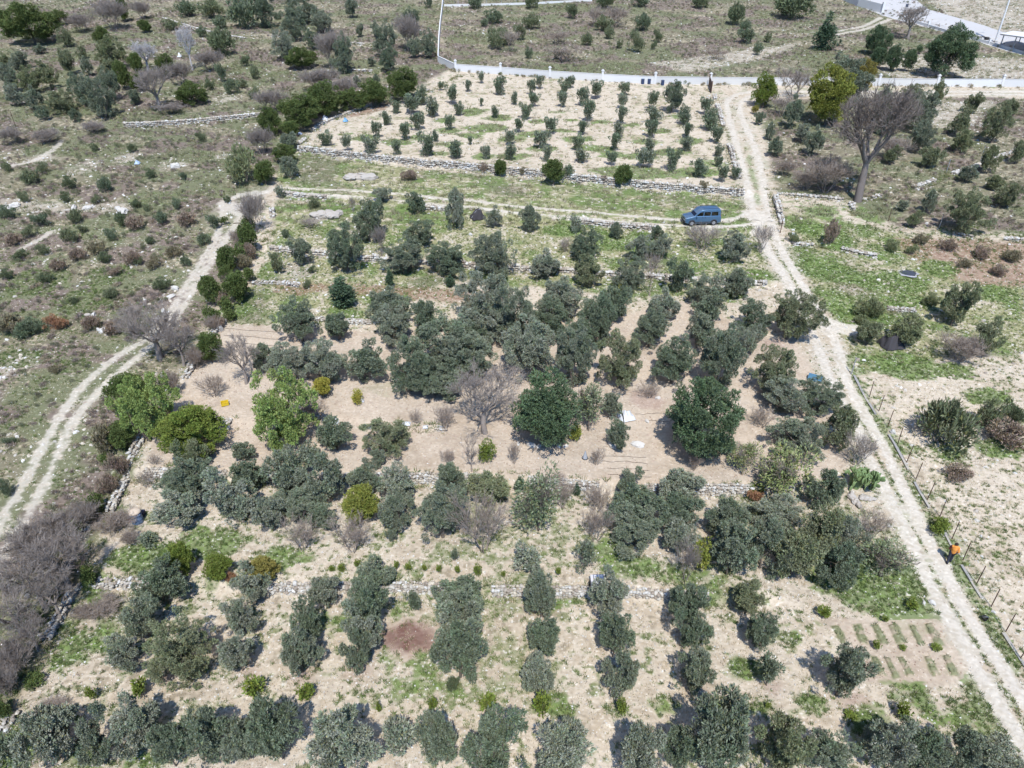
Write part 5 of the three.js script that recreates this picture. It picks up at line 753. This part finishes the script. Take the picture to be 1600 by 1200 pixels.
  mesh('sleeve', sdfMesh(grow([arms[0], arms[1]], 0.014), [-0.45, 0.8, -0.3], [-0.05, 1.55, 0.3], 0.014), cloth, g); mesh('sleeve', sdfMesh(grow([arms[2], arms[3]], 0.014), [0.05, 0.95, -0.25], [0.45, 1.55, 0.35], 0.014), sleeve, g);
  mesh('shoe', sdfMesh(grow([feet[0]], 0.012), [-0.25, -0.05, -0.1], [0.05, 0.2, 0.35], 0.012), shoe, g); mesh('shoe', sdfMesh(grow([feet[1]], 0.012), [-0.05, -0.05, -0.4], [0.25, 0.2, 0.05], 0.012), shoe, g);
  const hair = mesh('hair', new THREE.SphereGeometry(0.112, 14, 10, 0, 6.29, 0, 1.7), hairM, g); hair.position.set(0, 1.65, 0); hair.rotation.x = -0.35;
}
// ---------------------------------------------------------------- things lying about
function tarp(name, u, v, w, d, hgt, m, label, category, ry = 0, extra) {
  const s = survey(u, v), g = group(name, s.p), r = rng(Math.round(u * 7 + v)), W = w * s.k, D = d, geo = new THREE.PlaneGeometry(W, D, 16, 12); geo.rotateX(-Math.PI / 2); const p = geo.attributes.position, o = r() * 40;
  for (let i = 0; i < p.count; i++) { const x = p.getX(i), z = p.getZ(i), e = Math.max(Math.abs(x) / (W / 2), Math.abs(z) / (D / 2)); p.setXYZ(i, x * (0.85 + 0.3 * vn(x * 3 + o, z * 3)), 0.05 + hgt * (1 - e * e) * (0.5 + vn(x * 4 + o, z * 4 - o)), z * (0.85 + 0.3 * vn(z * 3 - o, x * 3))); } geo.computeVertexNormals();
  mesh('sheet', geo, m, g).rotation.y = ry; if (extra) extra(g, W, D); return tag(g, label, category);
}
const sheetW = mat(236, 238, 240, 0.6), sheetG = mat(180, 184, 190, 0.7), sheetDark = mat(70, 66, 68, 0.9), blueP = mat(92, 142, 172, 0.6), yellowP = mat(240, 206, 50, 0.5), orangeP = mat(226, 82, 40, 0.5), tan = mat(226, 206, 182, 0.8);
const hose = (g, pts, m, rad = 0.04) => mesh('hose', new THREE.TubeGeometry(new THREE.CatmullRomCurve3(pts.map((q) => new THREE.Vector3(...q))), 24, rad, 6), m, g);
tarp('tarpaulin', 978, 652, 26, 1.3, 0.55, sheetW, 'crumpled white tarpaulin with a black hose among small olives', 'tarpaulin', 0.3, (g) => hose(g, [[-0.7, 0.1, -0.3], [-0.4, 0.55, 0.1], [-0.3, 0.3, 0.6], [-0.28, 0.03, 0.9]], dark));
tarp('plastic_sheet', 521, 660, 18, 0.7, 0.25, sheetW, 'crumpled white plastic sheet on the broken stone edge', 'sheet'); tarp('plastic_sheet', 575, 668, 14, 0.5, 0.15, sheetG, 'flat grey plastic sheet on the broken stone edge', 'sheet'); tarp('plastic_sheet', 635, 663, 13, 0.5, 0.2, sheetW, 'small white plastic sheet by the leafless shrub', 'sheet'); tarp('plastic_sheet', 665, 668, 9, 0.4, 0.15, sheetW, 'smallest white sheet at the end of the stone edge', 'sheet');
tarp('plastic_bag', 508, 187, 10, 0.8, 0.5, sheetW, 'white rubbish bag on the hedge wall', 'bag'); tarp('plastic_bag', 540, 190, 7, 0.7, 0.5, mat(120, 176, 220, 0.5), 'light blue bag at the edge of the upper orchard', 'bag'); tarp('plastic_bag', 1238, 371, 9, 1.0, 0.7, sheetW, 'white sack beside the band of heaped stones', 'bag'); tarp('plastic_bag', 215, 256, 8, 0.8, 0.4, mat(186, 206, 232, 0.5), 'pale blue litter on the stony scrub slope', 'bag'); tarp('plastic_bag', 281, 89, 6, 1.0, 0.6, sheetW, 'white litter below the tall dead tree', 'bag'); tarp('plastic_bag', 566, 628, 6, 0.35, 0.3, sheetW, 'small white bag leaning on the yellowish bush', 'bag'); tarp('plastic_bag', 469, 210, 6, 0.6, 0.4, mat(200, 212, 236, 0.5), 'pale bag at the lower end of the hedge wall', 'bag');
tarp('netting_heap', 1390, 540, 32, 1.8, 1.1, sheetDark, 'heap of black olive netting beside the meadow olives', 'netting', 0.2, (g, W) => { for (let i = 0; i < 6; i++) hose(g, [[-W * 0.4 + i * 0.2, 0.3, 0.5], [-0.2 + i * 0.1, 1.0 + (i % 3) * 0.15, 0], [W * 0.35 - i * 0.1, 0.3, -0.4]], dark, 0.03); });
tarp('netting_heap', 746, 341, 22, 1.4, 1.0, sheetDark, 'heap of dark netting between two terrace olives', 'netting', 0.5, (g, W) => { for (let i = 0; i < 5; i++) hose(g, [[-W * 0.4 + i * 0.2, 0.2, 0.5], [i * 0.1, 1.0 + (i % 2) * 0.15, 0], [W * 0.35, 0.3, -0.4 + i * 0.15]], sheetG, 0.025); });
{ // yellow crate, orange bucket, blue trough, black bucket
  let s = survey(352, 633), g = group('plastic_crate', s.p); tag(g, 'yellow plastic crate on the tilled soil by the leafless shrub', 'crate'); g.rotation.y = 0.4; boxPart('floor', 0.6, 0.03, 0.4, 0, 0.05, 0, yellowP, g); for (const s2 of [-1, 1]) { boxPart('side', 0.6, 0.26, 0.03, 0, 0.19, s2 * 0.2, yellowP, g); boxPart('end', 0.03, 0.26, 0.37, s2 * 0.285, 0.19, 0, yellowP, g); } boxPart('rim', 0.66, 0.04, 0.04, 0, 0.33, 0.215, yellowP, g); boxPart('rim', 0.66, 0.04, 0.04, 0, 0.33, -0.215, yellowP, g);
  const bucket = (u, v, rr, h, m, label) => { const s = survey(u, v), g = group('bucket', s.p); tag(g, label, 'bucket'); const q = new THREE.LatheGeometry([[0, 0.02], [rr * 0.75, 0.02], [rr, h], [rr * 1.08, h], [rr * 1.08, h - 0.03], [rr * 0.95, h - 0.02], [rr * 0.7, 0.05], [0, 0.05]].map(([x, y]) => new THREE.Vector2(x, y)), 18); mesh('pail', q, m, g); const b = mesh('handle', new THREE.TorusGeometry(rr, 0.012, 5, 16, Math.PI), steel, g); b.position.y = h; b.rotation.x = 0.6; };
  bucket(279, 708, 0.22, 0.36, orangeP, 'orange bucket beside the dense citrus bush'); bucket(1537, 969, 0.17, 0.28, dark, 'black bucket on the verge beside the fence kerb'); 
  s = survey(1272, 596); g = group('water_trough', s.p); tag(g, 'blue open tub tipped beside the long dirt track', 'tub'); g.rotation.y = -0.5; g.scale.setScalar(0.72); const sh = new THREE.Shape(); [[-0.32, 0], [0.32, 0], [0.42, 0.5], [0.36, 0.5], [0.27, 0.06], [-0.27, 0.06], [-0.36, 0.5], [-0.42, 0.5]].forEach(([x, y], i) => i ? sh.lineTo(x, y) : sh.moveTo(x, y)); const ex = new THREE.ExtrudeGeometry(sh, { depth: 1.6, bevelEnabled: false }); ex.translate(0, 0, -0.8); ex.rotateY(Math.PI / 2); const tub = mesh('shell', ex, blueP, g); tub.rotation.x = -1.9; tub.position.y = 0.42; for (const e of [-1, 1]) { const c = mesh('end_plate', new THREE.BoxGeometry(0.04, 0.5, 0.7), blueP, tub); c.position.set(e * 0.79, 0.26, 0); } boxPart('rim', 1.66, 0.05, 0.06, 0, 0.5, 0.4, blueP, tub);
  // blue barrel with cover
  s = survey(216, 815); g = group('barrel', s.p); tag(g, 'blue barrel with a tan cover and dark crate beside the ruined wall', 'barrel'); mesh('drum', new THREE.LatheGeometry([[0, 0], [0.36, 0], [0.4, 0.06], [0.38, 0.3], [0.41, 0.33], [0.38, 0.36], [0.38, 0.66], [0.41, 0.69], [0.38, 0.72], [0.36, 0.95], [0, 0.95]].map(([x, y]) => new THREE.Vector2(x, y)), 20), mat(134, 160, 196, 0.6), g); const cv = mesh('cover', new THREE.SphereGeometry(0.42, 18, 8, 0, 6.29, 0, 1.57), tan, g); cv.scale.y = 0.5; cv.position.y = 0.93; boxPart('crate', 0.62, 0.4, 0.4, -0.08, 0.2, -0.62, mat(70, 74, 104, 0.7), g, 0.1, 0.02); boxPart('lid', 0.34, 0.04, 0.24, -0.12, 0.43, -0.62, sheetW, g, 0.1); boxPart('bundle', 0.3, 0.5, 0.4, -0.48, 0.25, -0.05, mat(126, 84, 110, 0.9), g, 0.2, 0.08);
  // white well box with hatch
  s = survey(934, 914); g = group('well_box', s.p); tag(g, 'white concrete well box with a raised hatch above the low stone wall', 'box'); boxPart('chamber', 0.98, 0.6, 0.8, 0, 0.25, 0, mat(232, 228, 228, 0.85), g, 0.02, 0.03); boxPart('hatch', 0.6, 0.05, 0.44, 0.04, 0.575, -0.1, mat(222, 224, 234, 0.6), g, 0.02, 0.015); boxPart('hatch_frame', 0.7, 0.035, 0.54, 0.04, 0.56, -0.1, mat(140, 144, 158, 0.6), g, 0.02); boxPart('pipe', 0.08, 0.5, 0.08, -0.56, 0.25, 0.1, dark, g);
  // grey funnel stand
  s = survey(914, 716); g = group('metal_cone', s.p); tag(g, 'small grey metal cone standing on the tilled soil', 'cone'); const cn = mesh('cone_shell', new THREE.CylinderGeometry(0.03, 0.22, 0.7, 12, 1, true), sheetG, g); cn.position.y = 0.36; mesh('foot_ring', new THREE.TorusGeometry(0.23, 0.03, 6, 16).rotateX(Math.PI / 2), dark, g).position.y = 0.04;
  // sunken ring (well mouth) in the meadow
  s = survey(1418, 427); g = group('well_mouth', s.p); tag(g, 'round dark well mouth with a pale rim in the meadow', 'well'); const ring = mesh('rim', new THREE.TorusGeometry(0.95, 0.16, 6, 22).rotateX(Math.PI / 2), mat(186, 184, 186, 0.95), g); { const q = ring.geometry.attributes.position; for (let i = 0; i < q.count; i++) { const n = 0.75 + 0.5 * vn(q.getX(i) * 3 + 9, q.getZ(i) * 3); q.setXYZ(i, q.getX(i) * n, q.getY(i) * n * 1.2, q.getZ(i) * n); } ring.geometry.computeVertexNormals(); } ring.scale.y = 0.4; ring.position.y = 0.02; const wt = mesh('cover', new THREE.CylinderGeometry(0.8, 0.8, 0.08, 24), mat(72, 78, 92, 0.7), g); wt.position.y = 0.04;
  // bent hoop on a terrace
  s = survey(662, 373); g = group('bent_hoop', s.p); tag(g, 'bent white hoop standing beside a terrace olive', 'hoop'); const hp = mesh('arch', new THREE.TorusGeometry(0.8, 0.03, 5, 20, Math.PI), white, g); hp.scale.y = 0.8; mesh('foot', new THREE.SphereGeometry(0.06, 8, 6), white, g).position.set(0.8, 0, 0);
  // leaning tool at the white box tree: thin dark prop
  s = survey(1067, 918); g = group('wooden_prop', s.p); tag(g, 'thin dark pole leaning over the low stone wall', 'pole'); const pr = mesh('shaft', new THREE.CylinderGeometry(0.025, 0.035, 1.5, 6), dark, g); pr.position.y = 0.65; pr.rotation.z = 0.25;
  for (const [u, v, label] of [[1004, 131, 'dark blue drum at the foot of the white wall, farthest from the gate'], [1014, 131, 'dark drum at the foot of the white wall, middle of three'], [1035, 133, 'blue drum at the foot of the white wall, nearest the gate']]) { const s = survey(u, v), g = group('drum', s.p); tag(g, label, 'drum', 'drums at the white wall'); mesh('barrel_body', new THREE.CylinderGeometry(0.3, 0.3, 0.85, 14), mat(60, 76, 110, 0.5), g).position.y = 0.4; mesh('lid', new THREE.CylinderGeometry(0.32, 0.32, 0.06, 14), mat(80, 98, 130, 0.5), g).position.y = 0.85; }
}
// ---------------------------------------------------------------- the road's parapet, shelter and lamp
{
  const line = plan([[1300, -8], [1340, 10], [1378, 20]]), o = new THREE.Vector3(line[2][0], height(line[2][0], -line[2][1]), -line[2][1]), g = group('road_wall', o); tag(g, 'white concrete retaining wall under the road ending at the gateway', 'wall');
  for (let i = 1; i < 3; i++) slab('panel', line[i - 1], line[i], 1.9, 0.3, whiteB, g, o); boxPart('pillar', 0.6, 2.6, 0.6, 0, 1.1, 0, white, g);
  const line2 = plan([[1412, 30], [1450, 42], [1500, 57], [1545, 69], [1600, 85], [1660, 102]]), o2 = new THREE.Vector3(line2[0][0], height(line2[0][0], -line2[0][1]), -line2[0][1]), g2 = group('road_parapet', o2); tag(g2, 'low concrete parapet along the road edge beside the shelter', 'parapet');
  for (let i = 1; i < line2.length; i++) { slab('panel', line2[i - 1], line2[i], 0.55, 0.25, whiteB, g2, o2); boxPart('pillar', 0.35, 1.5, 0.35, line2[i - 1][0] - o2.x, height(line2[i - 1][0], -line2[i - 1][1]) + 0.55 - o2.y, -line2[i - 1][1] - o2.z, white, g2); }
  const lp = survey(1555, 66), lg = group('lamp_post', lp.p); tag(lg, 'tall white lamp post beside the white shelter', 'lamp post'); const sh = mesh('shaft', new THREE.CylinderGeometry(0.13, 0.22, 12.5, 12), white, lg); sh.position.y = 6.2; boxPart('foot', 0.6, 0.3, 0.6, 0, 0.1, 0, grey, lg); const arm = mesh('arm', new THREE.CylinderGeometry(0.06, 0.08, 1.6, 8).rotateZ(Math.PI / 2), white, lg); arm.position.set(0.7, 12.4, 0); boxPart('lamp_head', 0.7, 0.12, 0.3, 1.6, 12.4, 0, grey, lg, 0, 0.04);
  const a = survey(1562, 75).p, g3 = group('roadside_shelter', a); tag(g3, 'open shelter with a flat white roof beside the road', 'shelter'); const b = survey(1640, 98).p, dir = new THREE.Vector3().subVectors(b, a); dir.y = 0; const L = dir.length(), ang = Math.atan2(-dir.z, dir.x);
  const inner = new THREE.Group(); g3.rotation.y = ang; const D = 5.5; for (let i = 0; i <= 4; i++) for (const z of [0, -D]) { const x = i / 4 * L, p = new THREE.Vector3(x, 0, z).applyAxisAngle(new THREE.Vector3(0, 1, 0), ang).add(a), y = height(p.x, p.z) - a.y; boxPart('post', 0.16, 2.7 - y, 0.16, x, (2.7 + y) / 2 - 0.15, z, steel, g3); }
  const rs = new THREE.Shape(); rs.moveTo(-0.5, 0); rs.lineTo(-D - 1.0 + 0.5, 0); rs.lineTo(-D - 0.5, 0.12); rs.lineTo(-D / 2 - 0.2, 0.55); rs.lineTo(0.5, 0.12); rs.lineTo(0.5, 0); const rg = new THREE.ExtrudeGeometry(rs, { depth: L + 1, bevelEnabled: false }); rg.rotateY(Math.PI / 2); rg.scale(1, 1, -1); rg.computeVertexNormals(); const rr = mesh('roof', rg, mat(246, 246, 246, 0.6, { side: THREE.DoubleSide }), g3); rr.position.set(-0.5, 2.6, 0); boxPart('fascia', L + 1.04, 0.22, 0.06, L / 2, 2.6, 0.53, grey, g3);
  // road barrier lying on the kerb
  const br = survey(1541, 62), g4 = group('barrier_arm', br.p); tag(g4, 'dark barrier stand with a raised thin arm on the road', 'barrier'); boxPart('stand', 0.8, 0.5, 0.6, 0, 0.25, 0, dark, g4, 0.2, 0.05); const ba = boxPart('arm', 3.6, 0.12, 0.12, -1.5, 0.5, -1.0, dark, g4, -0.6);
  const sg = survey(1413, 24), g5 = group('road_sign', sg.p); tag(g5, 'small dark sign on a post at the road gateway', 'sign'); boxPart('post', 0.08, 2.2, 0.08, 0, 1.1, 0, steel, g5); boxPart('panel', 0.7, 0.7, 0.05, 0, 2.2, 0.07, mat(80, 84, 96, 0.6), g5);
  for (const [u, v, label] of [[1436, 33, 'thin steel rod on the road edge, nearer the gateway'], [1446, 34, 'thin steel rod on the road edge, nearer the shelter']]) { const q = survey(u, v), g = group('steel_rod', q.p); tag(g, label, 'rod', 'rods on the road edge'); const c = mesh('shaft', new THREE.CylinderGeometry(0.06, 0.06, 2.6, 6), grey, g); c.position.y = 1.2; c.rotation.z = -0.15; mesh('foot', new THREE.CylinderGeometry(0.15, 0.18, 0.1, 8), grey, g).position.y = 0.04; }
}
// ---------------------------------------------------------------- uncountable cover: stones, weeds, straw, brush
function blades(seed, n, h, spread, w) { const r = rng(seed), P = [], I = []; for (let i = 0; i < n; i++) { const a = r() * 6.28, o = r() * spread, x = Math.cos(a) * o, z = Math.sin(a) * o, l = r() * h * 0.9, b = r() * 6.28, hh = h * (0.5 + r() * 0.5), k = P.length / 3; P.push(x - Math.sin(b) * w, 0, z + Math.cos(b) * w, x + Math.sin(b) * w, 0, z - Math.cos(b) * w, x + Math.cos(a) * l, hh, z + Math.sin(a) * l); I.push(k, k + 1, k + 2); } return finish(P, null, I); }
const plainMat = (rough = 1) => new THREE.MeshStandardMaterial({ color: 0xffffff, roughness: rough, side: THREE.DoubleSide });
function scatter(name, geo, n, b, test, size, tones, label, category, seed, sink = 0) {
  const r = rng(seed), mtx = [], cols = [], m = new THREE.Matrix4(), q = new THREE.Quaternion(), e = new THREE.Euler(), c = new THREE.Color(); let tries = 0;
  while (mtx.length < n && tries++ < n * 14) {
    const d = b.d0 + (b.d1 - b.d0) * r(), half = 0.76 * (d * 0.84 + 20) , x = (r() * 2 - 1) * Math.min(half, b.x1), t = test(x, d, r); if (t <= 0 || r() > t) continue;
    const s = size * (0.5 + r()) , y = height(x, -d); q.setFromEuler(e.set((r() - 0.5) * 0.4, r() * 6.28, (r() - 0.5) * 0.4)); mtx.push(m.compose(new THREE.Vector3(x, y - sink * s, -d), q, new THREE.Vector3(s, s * (0.7 + r() * 0.6), s)).clone());
    const k = tones[Math.floor(r() * tones.length)], v = 0.8 + r() * 0.35; cols.push([k[0] * v, k[1] * v, k[2] * v]);
  }
  const im = new THREE.InstancedMesh(geo, plainMat(), mtx.length); im.name = numbered(name); mtx.forEach((x, i) => { im.setMatrixAt(i, x); im.setColorAt(i, c.setRGB(...cols[i])); }); im.castShadow = im.receiveShadow = true; scene.add(im); return tag(im, label, category, null, 'stuff');
}
const NEARB = { x1: 64, d0: 16, d1: 82 }, FARB = { x1: 160, d0: 82, d1: 235 };
const open = (x, d) => read('till', x, d) < 0 && read('rut', x, d) < -0.1 && read('road', x, d) < 0;
scatter('weeds', blades(1, 9, 0.16, 0.14, 0.018), 46000, NEARB, (x, d) => !open(x, d) ? 0 : Math.max(read('green', x, d) > 0 ? 0.9 : 0, (fbm3(x / 2.2, d / 1.7) * 0.35 + fbm2(x / 9 + 3, d / 9) * 0.3 + fbm2(x / 0.42 + 50, d / 0.34) * 0.4) > 0.56 ? 0.5 : 0.03, read('meadow', x, d) > 0 ? 0.35 : 0), 1, [C(106, 130, 62), C(122, 142, 74), C(96, 118, 60), C(138, 146, 92)], 'low green weeds growing between the trees', 'weeds', 61);
scatter('dry_straw', blades(2, 8, 0.1, 0.2, 0.014), 42000, NEARB, (x, d) => open(x, d) ? (read('green', x, d) > 0.3 ? 0.05 : 0.6) : 0, 1, [C(222, 206, 168), C(206, 190, 152), C(232, 220, 190), C(176, 160, 124), C(150, 138, 108)], 'dry straw and grass litter on the orchard ground', 'straw', 62);
scatter('scattered_stones', STONES[1], 22000, NEARB, (x, d) => read('till', x, d) > 0 || read('brown', x, d) > 0 ? 0.04 : read('scrub', x, d) > 0 ? 0.18 : 0.6, 0.065, TONES, 'small pale stones strewn over the ground', 'stones', 63, 0.2);
scatter('hill_grass', blades(3, 10, 0.28, 0.3, 0.03), 42000, FARB, (x, d) => open(x, d) ? Math.max(read('green', x, d) > 0 ? 0.9 : 0, read('scrub', x, d) > 0 ? (fbm3(x / 4.6 - 20, d / 3.2 + 11) > 0.47 ? 0.5 : 0.2) : read('meadow', x, d) > 0 ? 0.5 : 0.12) : 0, 1, [C(132, 138, 96), C(146, 144, 108), C(120, 130, 84), C(176, 166, 130), C(160, 148, 124)], 'rough grass on the far slope', 'grass', 64);
const brushGeo = crown(777, { R: 1, V: 0.6, cy: 0.45, n: 150, len: 0.42, wid: 0.1, lobes: 7, lobe: 0.5, spread: 0.6, up: 0.8, shape: 'flat' }); brushGeo.deleteAttribute('color');
scatter('brush', brushGeo, 15000, { x1: 160, d0: 30, d1: 235 }, (x, d) => { if (read('scrub', x, d) < 0.8 || read('rut', x, d) > -0.8 || read('rock', x, d) > 0) return 0; const p = fbm3(x / 5.3 + 77, d / 3.7 - 30); return p > 0.52 ? 0.9 : 0.3; }, 0.23, [C(164, 146, 134), C(150, 134, 124), C(140, 140, 108), C(132, 138, 100), C(176, 158, 134), C(126, 128, 98)], 'low brown and grey-green brush over the scrub slopes', 'brush', 65);
scatter('scattered_rocks', STONES[4], 9000, { x1: 160, d0: 30, d1: 235 }, (x, d) => { if (read('scrub', x, d) < 0 && read('meadow', x, d) < 0) return read('straw', x, d) > 0 ? 0.1 : 0; return read('rock', x, d) > -0.8 ? 1 : fbm2(x / 5 + 31, d / 5) > 0.6 ? 0.35 : 0.05; }, 0.16, TONES, 'white stones strewn over the scrub slopes', 'stones', 66, 0.2);
scatter('bed_greens', blades(4, 10, 0.2, 0.12, 0.02), 700, { x1: 48, d0: 20, d1: 32 }, (x, d) => bedAt(x, d) > 0.03 ? 1 : 0, 1, [C(118, 136, 92), C(140, 146, 112), C(104, 126, 70)], 'young greens growing in the vegetable beds', 'greens', 67);
scatter('soil_clods', STONES[2], 9000, NEARB, (x, d) => read('till', x, d) > 0.2 ? 1 : 0, 0.045, [C(206, 184, 160), C(190, 168, 146), C(222, 204, 184), C(176, 152, 132)], 'small clods of tilled soil', 'soil clods', 68, 0.2);
scatter('verge_brush', brushGeo, 900, { x1: 150, d0: 100, d1: 150 }, (x, d) => { const q = Math.abs(toLine(wallFoot, x, d)[0] - 0.55); return q < 0.35 ? 1 : 0; }, 0.3, [C(164, 150, 118), C(146, 140, 104), C(180, 164, 132), C(128, 132, 92)], 'dry weeds along the foot of the white boundary wall', 'weeds', 69);
// weeds rooted in the walls, litter under the crowns
function strew(name, geo, spots, size, tones, label, category, seed) {
  const r = rng(seed), im = new THREE.InstancedMesh(geo, plainMat(), spots.length), m = new THREE.Matrix4(), q = new THREE.Quaternion(), e = new THREE.Euler(), c = new THREE.Color(); im.name = numbered(name);
  spots.forEach(([x, z], i) => { const s = size * (0.5 + r()), k = tones[Math.floor(r() * tones.length)], v = 0.8 + r() * 0.35; q.setFromEuler(e.set((r() - 0.5) * 0.5, r() * 6.28, (r() - 0.5) * 0.5)); im.setMatrixAt(i, m.compose(new THREE.Vector3(x, height(x, z) + 0.01, z), q, new THREE.Vector3(s, s * (0.6 + r() * 0.7), s))); im.setColorAt(i, c.setRGB(k[0] * v, k[1] * v, k[2] * v)); });
  im.castShadow = im.receiveShadow = true; scene.add(im); return tag(im, label, category, null, 'stuff');
}
{
  const r = rng(70), a = [], b = []; for (const w of WALLS) { const len = lineLength(w.line); for (let i = 0; i < len * 7; i++) { const s = r() * len; if (vn(s / 2.3, w.line[0][0]) < 0.42) continue; const [x, d, dx, dd] = along(w.line, s), off = (r() - 0.62) * 1.5; a.push([x - dd * off, -(d + dx * off)]); } }
  strew('wall_weeds', blades(5, 12, 0.34, 0.2, 0.026), a, 1, [C(124, 138, 80), C(146, 148, 100), C(168, 158, 120), C(108, 124, 70)], 'weeds and dry grass growing along the stone walls', 'weeds', 71);
  for (const [x, z, R] of prints) if (-z < 78 && R > 0.6) for (let i = 0; i < 26 * R; i++) { const t = r() * 6.28, q = R * 1.15 * Math.sqrt(r()); b.push([x + Math.cos(t) * q, z + Math.sin(t) * q]); }
  strew('leaf_litter', blades(6, 7, 0.04, 0.22, 0.02), b, 1, [C(150, 124, 104), C(132, 112, 92), C(172, 148, 122), C(118, 104, 84)], 'brown leaf litter under the olive crowns', 'leaf litter', 72);
  const hoses = [[[945, 713], [978, 713], [1010, 716]], [[943, 721], [980, 722], [1012, 725]], [[948, 731], [985, 733], [1015, 736]], [[950, 742], [985, 744], [1018, 746]], [[992, 648], [1012, 647], [1034, 646]], [[1014, 657], [1030, 658], [1047, 659]], [[352, 514], [400, 517], [446, 520]], [[350, 524], [396, 527], [440, 531]], [[352, 534], [390, 538], [430, 541]]];
  const names = ['first of four below the metal cone', 'second of four below the metal cone', 'third of four below the metal cone', 'fourth of four below the metal cone', 'beside the white tarpaulin, farther of two', 'beside the white tarpaulin, nearer of two', 'farthest of three in the corner of the tilled plot', 'middle of three in the corner of the tilled plot', 'nearest of three in the corner of the tilled plot'];
  hoses.forEach((h, i) => { const p = h.map(([u, v]) => survey(u, v).p), o = p[0].clone(), q = []; for (let k = 0; k <= 24; k++) { const t = k / 24 * 2, j = Math.min(1, Math.floor(t)), v = p[j].clone().lerp(p[j + 1], t - j); v.z += (vn(k * 0.25, i * 9) - 0.5) * 0.16; v.y = height(v.x, v.z) + 0.03; q.push(v.sub(o)); } const m = mesh('drip_hose', new THREE.TubeGeometry(new THREE.CatmullRomCurve3(q), 48, 0.014, 5), mat(84, 74, 66, 0.9)); m.position.copy(o); tag(m, 'thin dark irrigation hose, ' + names[i], 'hose', 'irrigation hoses'); });
}
console.log('all done');
renderer.render(scene, camera);
